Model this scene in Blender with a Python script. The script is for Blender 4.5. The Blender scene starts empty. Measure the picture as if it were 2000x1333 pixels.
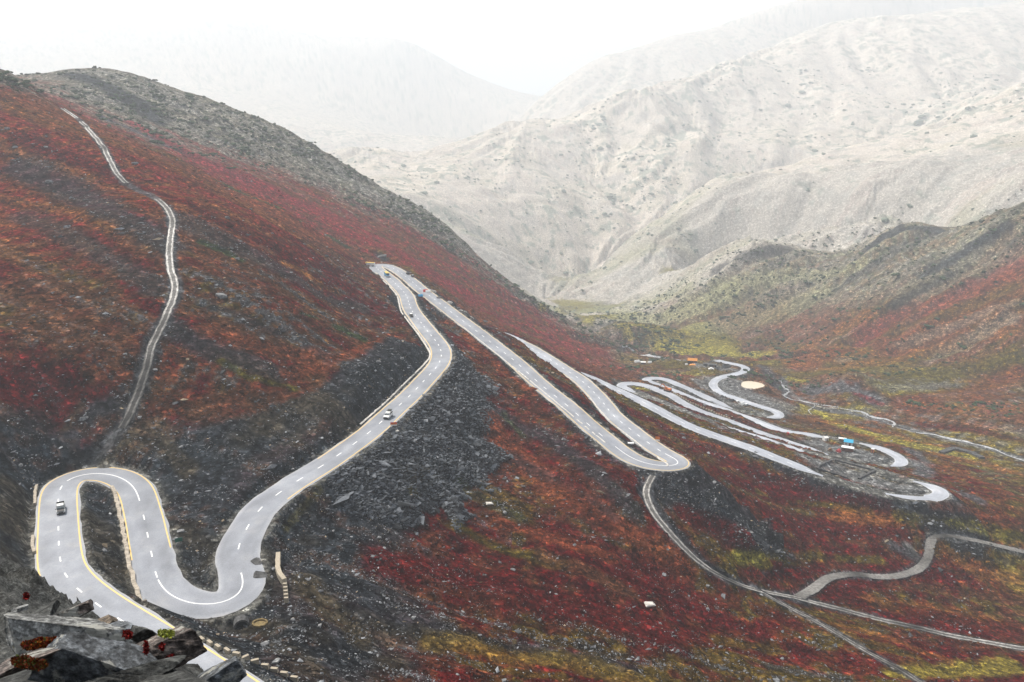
import bpy, bmesh, math, random
import numpy as np
from mathutils import Vector, Matrix

# ------------------------------------------------------------------ camera, sky, sun, exposure
scene = bpy.context.scene
COL = scene.collection
F, CX, CY = 1600.0, 1000.0, 666.5          # focal length and centre of the 2000 x 1333 frame
HORIZON = 215.0                             # eye level in that frame
PITCH = math.atan((CY - HORIZON) / F)
cam_data = bpy.data.cameras.new("camera")
cam = bpy.data.objects.new("camera", cam_data)
COL.objects.link(cam)
cam.location = (0, 0, 0)
cam.rotation_euler = (math.radians(90) - PITCH, 0, 0)
cam_data.sensor_width = 36.0
cam_data.lens = 36.0 * F / 2000.0
cam_data.clip_start = 0.1
cam_data.clip_end = 60000
scene.camera = cam

SUN_EL, SUN_AZ = math.radians(50), math.radians(-48)   # azimuth from +Y (view direction) towards +X
world = bpy.data.worlds.new("World")
scene.world = world
world.use_nodes = True
wn = world.node_tree.nodes
wl = world.node_tree.links
wn.clear()
wo = wn.new('ShaderNodeOutputWorld')
bg = wn.new('ShaderNodeBackground')
sky = wn.new('ShaderNodeTexSky')
sky.sky_type = 'NISHITA'
sky.sun_disc = False
sky.sun_elevation = SUN_EL
sky.sun_rotation = SUN_AZ
sky.altitude = 4000
sky.air_density = 1.0
sky.dust_density = 6.0
sky.ozone_density = 1.0
hsv = wn.new('ShaderNodeHueSaturation')     # cloud deck: the blue is veiled to a near white
hsv.inputs['Saturation'].default_value = 0.22
wl.new(sky.outputs[0], hsv.inputs['Color'])
wl.new(hsv.outputs[0], bg.inputs['Color'])
bg.inputs['Strength'].default_value = 0.12
wl.new(bg.outputs[0], wo.inputs['Surface'])

sd = bpy.data.lights.new("sun", 'SUN')
sd.energy = 3.2
sd.angle = math.radians(7)
sd.color = (1.0, 0.93, 0.84)
sun = bpy.data.objects.new("sun", sd)
COL.objects.link(sun)
sv = Vector((math.sin(SUN_AZ) * math.cos(SUN_EL), math.cos(SUN_AZ) * math.cos(SUN_EL), math.sin(SUN_EL)))
sun.rotation_euler = sv.to_track_quat('Z', 'Y').to_euler()
scene.view_settings.view_transform = 'Standard'
scene.view_settings.look = 'None'
scene.view_settings.exposure = 1.25
scene.view_settings.gamma = 1
scene.render.engine = 'CYCLES'
scene.cycles.max_bounces = 5
scene.cycles.diffuse_bounces = 3
scene.cycles.volume_bounces = 2
scene.cycles.use_denoising = True

# ------------------------------------------------------------------ small maths
rng = np.random.default_rng(7)
random.seed(7)
SP, CP = math.sin(PITCH), math.cos(PITCH)


def ray(u, v):
    """direction through a point of the frame with unit axis depth"""
    a = (u - CX) / F
    b = -(v - CY) / F
    return np.array((a, CP + b * SP, -SP + b * CP))


def PD(u, v, D):
    return ray(u, v) * D


def PZ(u, v, z):
    r = ray(u, v)
    return r * (z / r[2])


def hash2(ix, iy, seed):
    h = (ix.astype(np.int64) * 374761393 + iy.astype(np.int64) * 668265263 + seed * 974711) & 0xffffffff
    h = ((h ^ (h >> 13)) * 1274126177) & 0xffffffff
    return ((h ^ (h >> 16)) & 0xffff).astype(np.float32) / 65535.0


def vnoise(x, y, seed=0):
    ix = np.floor(x); iy = np.floor(y)
    fx = (x - ix).astype(np.float32); fy = (y - iy).astype(np.float32)
    fx = fx * fx * (3 - 2 * fx); fy = fy * fy * (3 - 2 * fy)
    ix = ix.astype(np.int64); iy = iy.astype(np.int64)
    a = hash2(ix, iy, seed); b = hash2(ix + 1, iy, seed)
    c = hash2(ix, iy + 1, seed); d = hash2(ix + 1, iy + 1, seed)
    return (a + (b - a) * fx) * (1 - fy) + (c + (d - c) * fx) * fy   # 0..1


def fbm(x, y, oct=4, seed=0, gain=0.5, lac=2.03):
    s = 0; a = 1; t = 0
    for k in range(oct):
        s = s + a * (vnoise(x, y, seed + k) * 2 - 1); t += a
        a *= gain
        x, y = (x * 0.8 - y * 0.6) * lac + 11.3, (x * 0.6 + y * 0.8) * lac - 7.1
    return s / t


def ridged(x, y, oct=5, seed=0, gain=0.5):
    s = 0; a = 1; t = 0; w = 1
    for k in range(oct):
        n = 1 - np.abs(vnoise(x, y, seed + k) * 2 - 1)
        n = n * n * w
        s = s + a * n; t += a
        w = np.clip(n * 1.8, 0, 1)
        a *= gain
        x, y = (x * 0.8 - y * 0.6) * 2.07 + 3.3, (x * 0.6 + y * 0.8) * 2.07 - 5.1
    return s / t


def sstep(a, b, x):
    t = np.clip((x - a) / (b - a), 0, 1)
    return t * t * (3 - 2 * t)


def catmull(P, step):
    """dense resampling of a polyline (n,3) through a centripetal-ish Catmull-Rom"""
    P = np.asarray(P, float)
    Q = np.vstack([2 * P[0] - P[1], P, 2 * P[-1] - P[-2]])
    out = []
    for i in range(1, len(Q) - 2):
        p0, p1, p2, p3 = Q[i - 1], Q[i], Q[i + 1], Q[i + 2]
        n = max(2, int(np.linalg.norm(p2 - p1) / (step * 0.3)))
        t = np.linspace(0, 1, n, endpoint=False)[:, None]
        out.append(0.5 * ((2 * p1) + (-p0 + p2) * t + (2 * p0 - 5 * p1 + 4 * p2 - p3) * t ** 2 + (-p0 + 3 * p1 - 3 * p2 + p3) * t ** 3))
    out = np.vstack(out + [P[-1:]])
    L = np.concatenate([[0], np.cumsum(np.linalg.norm(np.diff(out[:, :2], axis=0), axis=1))])
    n = max(2, int(L[-1] / step) + 1)
    s = np.linspace(0, L[-1], n)
    return np.stack([np.interp(s, L, out[:, k]) for k in range(3)], 1)


def smooth_line(R, k=3, it=2):
    R = R.copy()
    for _ in range(it):
        for c in range(3):
            pad = np.pad(R[:, c], k, mode='reflect', reflect_type='odd')
            R[:, c] = np.convolve(pad, np.ones(2 * k + 1) / (2 * k + 1), 'valid')
    return R


# ------------------------------------------------------------------ roads: (u, v) of the centre line with heights at key points
def road_line(rows):
    """rows (u, v, z or None): heights between given ones follow the length already run"""
    z = [r[2] for r in rows]
    idx = [i for i, q in enumerate(z) if q is not None]
    # first guess by index, then refine by ground length
    zz = np.interp(range(len(rows)), idx, [z[i] for i in idx])
    for _ in range(3):
        P = np.array([PZ(r[0], r[1], q) for r, q in zip(rows, zz)])
        L = np.concatenate([[0], np.cumsum(np.linalg.norm(np.diff(P[:, :2], axis=0), axis=1))])
        zz = np.interp(L, L[idx], [z[i] for i in idx])
    return np.array([PZ(r[0], r[1], q) for r, q in zip(rows, zz)])


N = None
roadA = [(560, 1430, -90), (480, 1372, N), (405, 1322, N), (333, 1275, N), (266, 1231, N), (234, 1211, N), (202, 1190, N), (173, 1169, N), (147, 1147, N),
         (129.5, 1127, N), (119, 1105, N), (115, 1062, N), (114.6, 1021, -103), (114, 985, N), (117, 955, N), (128, 940, N), (152, 929, N), (184, 925, -105),
         (213, 927, N), (240, 935, N), (259, 949, N), (269, 965, N), (277, 996, N), (284, 1021, N), (288, 1046, N), (294, 1071, N), (299, 1097, N),
         (303, 1119, N), (310, 1141, N), (324, 1159, N), (345, 1173, N), (373, 1182, N), (405, 1186, -107), (437, 1183, N), (462, 1173, N), (476, 1158, N), (479, 1144, N), (475, 1129, N),
         (468, 1113, N), (463, 1097, N), (462, 1080, N), (467, 1063, N), (474, 1048, N), (481, 1034, N), (489, 1020, N), (497, 1007, N), (507, 995, N),
         (519, 983, N), (533, 972, N), (550, 960, N), (582, 939, N), (632, 909, N), (661, 889, N), (687, 870.5, N), (718, 847, N), (739, 829, -108),
         (765, 805, N), (802, 772, N), (832, 740, N), (849, 722, N), (858, 709, N), (862, 697, N), (861, 684, N), (853, 669, N), (838, 651, N),
         (829, 639.5, N), (815.5, 621.5, N), (805, 608, N), (799, 594, N), (795, 581, -115), (788, 570, N), (777, 559, N), (766, 548, N), (754, 538, N),
         (742, 529.5, N), (735, 523.5, -117), (735, 519, N), (744, 517, N), (757, 520, N), (769, 525, N), (779, 531, N), (791, 539.5, N),
         (806, 551.5, N), (825, 567, -119), (846, 583, N), (868, 600, N), (907, 629.5, N), (931, 647.5, N), (956, 667, N), (982, 687, N), (1005, 705, N), (1021.5, 720, N),
         (1051.5, 745.5, -129), (1072.5, 764, N), (1095, 782, N), (1119, 802, N), (1140, 822, N), (1164, 842, N), (1189.5, 863, N), (1203, 874, N),
         (1222, 889, N), (1243, 901, N), (1268, 909, N), (1295, 912.5, N), (1317, 913, -140), (1328, 910, N), (1329, 904.5, N), (1318, 897, N), (1299, 888, N),
         (1275, 872, N), (1252.5, 855.5, N), (1231.5, 839, N), (1210.5, 823, N), (1191, 805, N), (1179, 789, -146), (1161, 768, N), (1143, 750, N),
         (1125, 736, N), (1107, 724.5, N), (1088, 712, N), (1065, 697, N), (1038, 681, N), (1013, 668, -152), (985, 655, N), (955, 646, N), (925, 640, -155),
         (905, 639, N), (900, 644, N), (915, 654, N), (960, 671, -159), (1060, 708, N), (1110, 724, N), (1152, 737, -163), (1188, 754.5, N), (1230, 773, N), (1260, 787.5, N),
         (1290, 803, N), (1320, 819, N), (1359, 836, -170), (1392, 848.5, N), (1440, 866, N), (1470, 876, N), (1509, 892, N), (1548, 906, N), (1595, 923, -179),
         (1665, 949, N), (1734, 968, -186), (1775, 974, N), (1820, 975, N), (1838, 970, -190), (1838, 961, N), (1820, 951, N), (1796, 943, N), (1760, 934, N), (1700, 916, N),
         (1640, 901, -194), (1566, 881, N), (1521, 869, N), (1487, 857, N), (1442, 844.5, N), (1409, 832.5, -199), (1340, 807, N), (1290, 786, N), (1250, 770, N), (1222, 760, N), (1212, 754, -204),
         (1217, 749.5, N), (1238, 749, N), (1258, 752.5, N), (1278, 759, N), (1296, 766, N), (1312, 773, N), (1330, 785, N), (1352, 797, N),
         (1375, 807, N), (1400, 815, N), (1442, 830, N), (1465, 839, N), (1499, 851, N), (1532, 862, N), (1566, 873, N), (1595, 881, N), (1640, 893, -212),
         (1700, 907, N), (1745, 911, N), (1762, 905, -216), (1758, 896, N), (1745, 887, N), (1727, 879, N), (1707, 872.5, N), (1680, 866, N), (1640, 860, -219), (1608, 854, N), (1566, 847.5, N),
         (1532, 843, N), (1499, 831, N), (1465, 818, N), (1431, 806, -223), (1404, 796.5, N), (1375, 787, N), (1352, 779, N), (1330, 769, N), (1307, 760, N),
         (1285, 752, N), (1265, 745, N), (1260, 741, -227), (1271, 738.5, N), (1289, 739, N), (1307, 743.5, N), (1330, 754, N), (1352, 763.5, N), (1375, 774, N),
         (1397, 784, N), (1425, 796, N), (1460, 807, -232), (1495, 815, N), (1518, 815, N), (1524, 810, -234), (1515, 804, N), (1501, 799, N), (1476, 791.5, N), (1454, 784, N), (1431, 776, N),
         (1409, 768, -238), (1396, 758, N), (1393, 749, N), (1400, 741, N), (1416, 735, N), (1438, 730.5, N), (1453, 725, -244), (1457, 719.5, N), (1450, 715, N),
         (1436, 712, N), (1400, 706, -250)]
ROAD = catmull(road_line(roadA), 2.0)
ROAD = smooth_line(ROAD, 2, 2)
zk = np.arange(len(ROAD))
ROAD[:, 2] = np.convolve(np.pad(ROAD[:, 2], 20, mode='edge'), np.ones(41) / 41, 'valid')
HW = 5.1     # half width of the asphalt

# ------------------------------------------------------------------ the shape of the land: control points
ctrl = []


def cD(*rows):
    for u, v, D in rows:
        ctrl.append(PD(u, v, D))


def cZ(*rows):
    for u, v, z in rows:
        ctrl.append(PZ(u, v, z))


def crest(rows, back=1.10, drop=28, back2=None, drop2=None):
    """points (u, v, depth) along a skyline, and lower ground behind it"""
    for u, v, D in rows:
        ctrl.append(PD(u, v, D))
        ctrl.append(PD(u, v + drop, D * back))
        ctrl.append(PD(u, v + 10, D * 0.965))
        if back2:
            ctrl.append(PD(u, v + drop2, D * back2))


# ridge on the left, its skyline against the haze
crest([(-250, 130, 900), (-60, 150, 900), (30, 147, 920), (90, 143, 930), (125, 134, 930), (160, 140, 935), (200, 132, 960), (250, 139, 960), (300, 156, 960), (350, 176, 960), (400, 193, 960), (450, 211, 960),
       (520, 237, 960), (600, 277, 960), (660, 312, 960), (705, 342, 960), (750, 373, 960), (790, 393, 960), (830, 413, 960), (880, 452, 960), (940, 508, 960), (1000, 558, 960),
       (1060, 598, 960), (1130, 638, 955), (1190, 667, 945)], 1.12, 40, 1.35, 110)
cD((1240, 688, 930))
# its near flank
cD((100, 170, 800), (250, 220, 790), (420, 300, 780), (560, 360, 770), (700, 430, 780), (800, 480, 790), (900, 540, 800), (1000, 610, 810), (1100, 665, 820), (1180, 700, 800),
   (870, 560, 730), (980, 630, 720), (1080, 690, 700), (780, 500, 700), (1150, 715, 690), (560, 400, 700), (660, 450, 700), (400, 315, 700), (250, 255, 690))
# near red slope and its rim
crest([(-200, 60, 560), (-60, 110, 570), (20, 145, 580), (75, 175, 590), (140, 213, 600), (250, 262, 600), (370, 318, 600), (480, 374, 600), (550, 405, 600), (620, 450, 605), (690, 495, 612)], 1.06, 14)
cD((30, 250, 470), (200, 300, 460), (240, 352, 440), (320, 392, 405), (345, 430, 382), (335, 490, 352), (345, 550, 326), (325, 610, 306), (295, 680, 288), (278, 740, 276), (262, 790, 266),
   (240, 840, 258), (205, 885, 250), (100, 400, 400), (60, 500, 338), (150, 500, 342), (60, 600, 296), (180, 600, 302), (60, 700, 268), (180, 700, 273), (40, 800, 249), (120, 830, 257), (20, 900, 224),
   (30, 1000, 196), (-150, 900, 210), (-150, 600, 290), (-150, 350, 420), (-200, 1100, 160),
   (400, 500, 362), (400, 600, 316), (400, 700, 290), (380, 800, 272), (320, 830, 263), (440, 830, 264), (500, 420, 465), (500, 520, 372), (500, 620, 322), (500, 720, 292), (500, 800, 276),
   (600, 480, 468), (600, 580, 372), (600, 680, 322), (600, 755, 300), (680, 540, 485), (680, 620, 392), (700, 700, 338), (750, 600, 462), (760, 650, 400), (790, 645, 412),
   (300, 900, 248), (350, 960, 234), (400, 900, 249), (500, 880, 258), (560, 850, 270), (380, 1060, 212), (400, 1110, 205))
# below the road: scree and red slope
cD((620, 1000, 240), (560, 1090, 212), (700, 950, 268), (780, 890, 300), (820, 830, 325), (900, 760, 365), (940, 720, 400), (850, 640, 500), (880, 620, 540), (1000, 740, 415), (1000, 800, 372),
   (1100, 860, 350), (1200, 930, 318), (900, 850, 335), (900, 950, 298), (800, 1000, 265), (700, 1060, 232), (650, 1150, 200), (600, 1220, 176), (560, 1290, 155),
   (480, 1260, 166), (420, 1215, 180), (350, 1215, 190), (520, 1180, 186), (560, 1150, 192),
   (1000, 950, 312), (1000, 1050, 272), (1000, 1150, 240), (900, 1100, 250), (800, 1150, 222), (800, 1250, 195), (700, 1250, 185), (900, 1250, 203), (1000, 1300, 205),
   (1150, 1000, 300), (1150, 1100, 268), (1150, 1200, 240), (1250, 1060, 292), (1300, 1150, 278), (1300, 1250, 240), (1350, 1320, 224), (700, 1330, 162), (900, 1330, 180),
   (1270, 950, 322), (1300, 1000, 312), (1350, 1080, 300), (1420, 1130, 298), (1400, 980, 340), (1430, 1030, 332), (1380, 920, 358),
   (1500, 1000, 368), (1500, 1080, 335), (1560, 1165, 312), (1600, 1120, 345), (1700, 1130, 352), (1800, 1120, 368), (1800, 1050, 395), (1700, 1040, 388), (1600, 1040, 380),
   (1900, 1050, 410), (2000, 1060, 410), (2200, 1080, 410), (1700, 1200, 318), (1800, 1230, 316), (1970, 1260, 322), (1500, 1250, 268), (1600, 1320, 250), (1800, 1330, 264), (2000, 1330, 290), (2200, 1350, 290),
   (1500, 930, 415), (1600, 960, 420), (1700, 985, 412), (1800, 1000, 412), (1900, 990, 425), (1990, 1000, 432),
   (1000, 1420, 165), (1400, 1420, 185), (1800, 1450, 215), (700, 1450, 130), (2100, 1480, 230))
# valley floor, camp, stream
cZ((1880, 985, -196), (1950, 950, -212), (1990, 895, -231), (1900, 870, -233), (1850, 855, -235), (1800, 840, -238), (1740, 825, -240), (1690, 808, -243), (1640, 795, -246), (1600, 790, -249),
   (1560, 780, -251), (1535, 770, -253), (1530, 745, -255), (1520, 720, -257), (1400, 700, -262), (1330, 698, -268), (1280, 697, -272), (1240, 690, -276), (1800, 900, -222), (1850, 900, -226), (1850, 930, -212),
   (1900, 920, -222), (1700, 840, -236), (1620, 830, -237), (1560, 815, -240), (1650, 875, -216), (1620, 868, -216), (1690, 890, -214), (1700, 950, -187), (1650, 925, -189), (1740, 955, -189), (1620, 905, -188),
   (1470, 750, -243), (1440, 745, -240), (1500, 765, -243), (1450, 770, -240), (1480, 725, -248), (1350, 715, -252), (1400, 720, -248), (1300, 712, -256), (1250, 710, -258), (1300, 725, -248), (1200, 715, -254),
   (1330, 735, -240), (1270, 728, -244), (2100, 905, -226), (2250, 920, -220),
   (1655, 742, -236), (1600, 765, -249), (1720, 770, -240), (1655, 775, -246), (1590, 750, -252))
# right hillside
cZ((1600, 715, -256), (1700, 730, -250), (1800, 760, -240), (1900, 800, -235), (2000, 830, -226), (1600, 680, -250), (1540, 700, -258))
cD((1700, 680, 900), (1800, 700, 830), (1900, 730, 770), (2000, 750, 730), (2200, 780, 680), (1600, 640, 1000), (1700, 610, 960), (1800, 620, 900), (1900, 640, 850), (2000, 640, 800), (2200, 640, 740),
   (1700, 540, 1050), (1800, 540, 980), (1900, 540, 920), (2000, 540, 870), (2200, 520, 800), (1500, 640, 1130), (1500, 690, 1020), (1400, 670, 1120), (1300, 680, 1080), (1400, 620, 1220), (1500, 580, 1200),
   (1600, 570, 1130), (1550, 530, 1230), (1300, 640, 1250), (1200, 650, 1200), (1300, 590, 1420), (1200, 610, 1500), (1150, 640, 1330), (1900, 470, 990), (2000, 470, 930))
crest([(2250, 330, 880), (2100, 370, 930), (2040, 385, 960), (1990, 408, 990), (1940, 425, 1030), (1900, 436, 1060), (1862, 448, 1090), (1830, 440, 1130), (1790, 433, 1160), (1750, 434, 1180), (1715, 452, 1200), (1680, 478, 1220),
       (1640, 492, 1250), (1600, 490, 1280), (1560, 482, 1310), (1520, 475, 1340), (1470, 478, 1370), (1430, 498, 1400), (1390, 520, 1440)], 1.10, 24, 1.3, 50)
# far valley and the hazy mountain
cD((1330, 560, 1600), (1250, 585, 1700), (1180, 600, 1700), (1110, 620, 1450), (1080, 600, 1700), (1060, 585, 1900), (1000, 550, 1700),
   (1000, 500, 2000), (900, 440, 2100), (800, 390, 2200), (1100, 540, 2000), (1100, 440, 2500), (1000, 400, 2500), (1200, 500, 2150), (900, 350, 2600), (760, 340, 2600), (1150, 350, 2900),
   (1250, 300, 3000), (1200, 420, 2600), (1050, 300, 2900), (1350, 250, 3200), (1450, 200, 3400), (1600, 150, 3600), (1750, 120, 3700), (1900, 90, 3900), (1300, 350, 2800), (1400, 300, 2900), (1550, 290, 2900),
   (1620, 265, 3000), (1700, 200, 3300), (1850, 200, 3300), (2000, 180, 3200), (2200, 150, 3100))
crest([(1130, 560, 1900), (1200, 505, 2000), (1270, 450, 2100), (1350, 410, 2180), (1420, 370, 2240), (1500, 335, 2300), (1590, 300, 2350), (1700, 270, 2400), (1820, 235, 2450), (1950, 190, 2500), (2100, 150, 2500), (2300, 100, 2500)], 1.10, 16, 1.2, 12)
cD((1300, 500, 1850), (1400, 440, 1900), (1500, 420, 1850), (1600, 400, 1800), (1700, 390, 1700), (1800, 370, 1650), (1950, 330, 1600), (2100, 300, 1500), (1450, 470, 1650), (1600, 460, 1550), (1750, 415, 1500), (1900, 400, 1450), (1380, 500, 1680), (2000, 250, 2000), (1800, 300, 2050), (1650, 340, 2050), (2250, 250, 1500))
crest([(560, 330, 2900), (620, 318, 2950), (670, 303, 3000), (740, 292, 3000), (800, 302, 3100), (870, 292, 3100), (950, 264, 3200), (1000, 239, 3300), (1080, 238, 3300), (1130, 230, 3300), (1180, 212, 3400), (1250, 190, 3400),
       (1330, 152, 3600), (1400, 120, 3800), (1480, 95, 4000), (1560, 72, 4200), (1700, 42, 4400), (1850, 20, 4600), (2000, 0, 4800), (2200, -40, 4800)], 1.12, 20, 1.25, 40)
crest([(1000, 250, 5300), (1025, 226, 5400), (1045, 200, 5400), (1090, 170, 5500), (1140, 132, 5500), (1190, 107, 5500), (1260, 92, 5600), (1330, 66, 5700), (1400, 56, 5800), (1450, 36, 5900), (1550, 5, 6000), (1700, -30, 6200), (2000, -80, 6500)], 1.1, 20)
crest([(-200, 90, 7500), (0, 70, 7500), (200, 50, 7500), (350, 45, 7500), (480, 42, 7500), (560, 60, 7500), (640, 72, 7500), (700, 74, 7500), (780, 76, 7500), (850, 108, 7600), (920, 150, 7700), (980, 172, 7800), (1040, 185, 8000)], 1.12, 25)
cD((300, 200, 5000), (600, 240, 5000), (850, 270, 5000), (0, 180, 5000), (-200, 200, 4000), (200, 300, 2000), (500, 400, 2000))
# round the photographer and behind
for a, r, z in ((-0.75, 60, -42), (-0.62, 60, -48), (-0.5, 60, -52), (-0.35, 60, -56), (-0.2, 60, -58), (0, 60, -60), (0.2, 60, -60), (0.5, 60, -58), (0.8, 60, -50), (-0.5, 22, -18), (0, 22, -20), (0.5, 22, -20), (0.9, 20, -15),
                (-0.5, 100, -84), (-0.35, 100, -86), (-0.25, 130, -103)):
    ctrl.append(np.array((math.sin(a) * r, math.cos(a) * r, z)))
ctrl = np.array(ctrl)
rs = ROAD[::9]
ctrl = np.vstack([ctrl, rs])


def polar(p):
    r = np.hypot(p[..., 0], p[..., 1])
    return np.arctan2(p[..., 0], p[..., 1]), np.log(r), r


def tps_fit(A, L, V, lam):
    n = len(A)
    d2 = (A[:, None] - A[None]) ** 2 + (L[:, None] - L[None]) ** 2
    K = 0.5 * d2 * np.log(d2 + 1e-12) + lam * np.eye(n)
    Pm = np.stack([np.ones(n), A, L], 1)
    M = np.zeros((n + 3, n + 3)); M[:n, :n] = K; M[:n, n:] = Pm; M[n:, :n] = Pm.T
    return np.linalg.solve(M, np.concatenate([V, np.zeros(3)]))


cA, cL, cR = polar(ctrl)
W = tps_fit(cA, cL, ctrl[:, 2] / cR, 2e-4)


def tps_eval(a, l, W=W):
    sh = a.shape
    a = a.ravel(); l = l.ravel()
    out = np.empty(a.shape)
    for i in range(0, len(a), 20000):
        aa = a[i:i + 20000]; ll = l[i:i + 20000]
        d2 = (aa[:, None] - cA[None]) ** 2 + (ll[:, None] - cL[None]) ** 2
        out[i:i + 20000] = (0.5 * d2 * np.log(d2 + 1e-12)) @ W[:-3] + W[-3] + W[-2] * aa + W[-1] * ll
    return out.reshape(sh)


# polar grid: fine where the picture looks, coarse round the back
NA, NR = 1000, 1020
az = np.linspace(-0.70, 0.70, NA)
lr = np.concatenate([np.linspace(math.log(26), math.log(105), 60, endpoint=False), np.linspace(math.log(105), math.log(800), 620, endpoint=False),
                     np.linspace(math.log(800), math.log(2400), 330, endpoint=False), np.linspace(math.log(2400), math.log(6300), 330, endpoint=False), np.linspace(math.log(6300), math.log(12000), 50)])
NR = len(lr)
# evaluate the smooth base on a coarser grid, then interpolate
ca = np.linspace(az[0], az[-1], 230); cl = np.linspace(lr[0], lr[-1], 330)
base_c = tps_eval(*np.meshgrid(ca, cl, indexing='ij'))


def bilin(Z, xa, ya, x, y):
    fx = np.clip((x - xa[0]) / (xa[1] - xa[0]), 0, len(xa) - 1.001); fy = np.clip((y - ya[0]) / (ya[1] - ya[0]), 0, len(ya) - 1.001)
    i = fx.astype(int); j = fy.astype(int); fx = fx - i; fy = fy - j
    return (Z[i, j] * (1 - fx) + Z[i + 1, j] * fx) * (1 - fy) + (Z[i, j + 1] * (1 - fx) + Z[i + 1, j + 1] * fx) * fy


A2, L2 = np.meshgrid(az, lr, indexing='ij')
R2 = np.exp(L2)
X = np.sin(A2) * R2; Y = np.cos(A2) * R2
T = bilin(base_c, ca, cl, A2, L2)
H = T * R2
H0 = H.copy()


def gradient(H):
    """world x / y gradient on the polar grid"""
    ha = np.gradient(H, axis=0) / (np.gradient(az)[:, None] * R2)      # along azimuth, per metre
    hr = np.gradient(H, axis=1) / (np.gradient(lr)[None, :] * R2)      # along radius, per metre
    gx = ha * np.cos(A2) + hr * np.sin(A2)
    gy = -ha * np.sin(A2) + hr * np.cos(A2)
    return gx, gy

# ------------------------------------------------------------------ finding places on the ground
def height(x, y):
    a = np.arctan2(x, y); l = np.log(np.hypot(x, y))
    xa = np.clip((a - az[0]) / (az[1] - az[0]), 0, NA - 1.001); i = xa.astype(int) if hasattr(xa, 'astype') else int(xa)
    j = np.clip(np.searchsorted(lr, l) - 1, 0, NR - 2)
    fa = xa - i; fl = (l - lr[j]) / (lr[j + 1] - lr[j])
    return (H[i, j] * (1 - fa) + H[i + 1, j] * fa) * (1 - fl) + (H[i, j + 1] * (1 - fa) + H[i + 1, j + 1] * fa) * fl


def at(u, v, rmin=60, rmax=1e9):
    """the first ground point seen in a direction"""
    d = ray(u, v)
    a = math.atan2(d[0], d[1]); te = d[2] / math.hypot(d[0], d[1])
    xa = (a - az[0]) / (az[1] - az[0]); i = int(np.clip(xa, 0, NA - 2)); fa = xa - i
    t = (H[i] * (1 - fa) + H[i + 1] * fa) / np.exp(lr)
    ok = np.nonzero((t >= te) & (np.exp(lr) > rmin))[0]
    if len(ok) == 0:
        return None
    j = max(ok[0], 1)
    f = (te - t[j - 1]) / (t[j] - t[j - 1] + 1e-12)
    f = min(max(f, 0), 1)
    r = math.exp(lr[j - 1] + f * (lr[j] - lr[j - 1]))
    return np.array((math.sin(a) * r, math.cos(a) * r, te * r))


# relief: creased rock and gullies, larger with distance because the far slopes are larger
def streaks(x, y, gx, gy, L, scale, seed, n=9):
    """noise drawn out along the fall line"""
    g = np.hypot(gx, gy) + 1e-6
    dx, dy = gx / g, gy / g
    s = 0
    for t in np.linspace(-1, 1, n):
        s = s + vnoise((x + dx * t * L) / scale, (y + dy * t * L) / scale, seed)
    s = s / n - 0.5
    return s / (s.std() + 1e-6)


gx0, gy0 = gradient(H0)
slope0 = np.hypot(gx0, gy0)
far = sstep(1300, 2400, R2)
mid = sstep(620, 1000, R2) * (1 - sstep(1500, 2300, R2))
near = 1 - sstep(650, 1000, R2)
flat = 1 - sstep(0.10, 0.3, slope0)                       # valley floor stays smooth
# the run of the gullies, as lines of ground points
FLOW = [((30, 270), (230, 352)), ((320, 385), (560, 500)), ((60, 590), (250, 690)), ((400, 620), (560, 720)), ((100, 420), (260, 510)), ((560, 400), (700, 490)), ((600, 540), (740, 640)), ((250, 245), (480, 350)), ((700, 440), (950, 570)), ((560, 330), (800, 470)),
        ((980, 600), (1200, 700)), ((800, 560), (1000, 660)), ((640, 900), (760, 1010)), ((880, 760), (960, 830)), ((960, 830), (1150, 960)), ((1000, 900), (1250, 1060)), ((850, 950), (1000, 1060)), ((740, 1090), (1000, 1170)), ((1000, 1170), (1300, 1240)), ((1100, 1070), (1300, 1150)), ((640, 1170), (900, 1250)),
        ((1200, 780), (1400, 880)), ((1400, 930), (1600, 990)), ((1500, 1100), (1700, 1140)), ((1700, 1180), (1950, 1230)), ((1700, 1030), (1950, 1060)), ((1950, 480), (1650, 680)), ((1950, 600), (1650, 710)), ((1800, 480), (1500, 640)), ((1980, 740), (1780, 770)), ((1600, 560), (1350, 660)), ((1980, 860), (1800, 820))]
fx_ = np.zeros(X.shape); fy_ = np.zeros(X.shape); fw_ = np.zeros(X.shape) + 1e-9
for a_, b_ in FLOW:
    p_ = at(*a_); q_ = at(*b_)
    if p_ is None or q_ is None: continue
    for w_ in (0.15, .5, .85):
        c_ = p_ + (q_ - p_) * w_; d_ = (q_ - p_)[:2]; d_ = d_ / (np.linalg.norm(d_) + 1e-9)
        k_ = 1 / (((A2 - math.atan2(c_[0], c_[1])) ** 2 + (L2 - math.log(math.hypot(c_[0], c_[1]))) ** 2 * .5) + 2e-4) ** 1.5
        fx_ += k_ * d_[0]; fy_ += k_ * d_[1]; fw_ += k_
fx_ /= fw_; fy_ /= fw_
gn = np.hypot(gx0, gy0) + 1e-6
kf = 1 - sstep(1300, 1700, R2)
gfx = fx_ * kf + (1 - kf) * gx0 / gn; gfy = fy_ * kf + (1 - kf) * gy0 / gn
gx0, gy0 = gfx, gfy
st_near = streaks(X, Y, gx0, gy0, 26, 3.2, 3)
st_big = streaks(X, Y, gx0, gy0, 90, 16, 5)
st_far = streaks(X, Y, gx0, gy0, 320, 70, 9)
relief = near * (1.5 * fbm(X / 45, Y / 45, 4, 21) + 0.30 * st_near * (1 - 0.7 * flat) + 0.55 * st_big + 0.35 * fbm(X / 5, Y / 5, 4, 31)) * (1 - 0.45 * flat)
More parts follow.
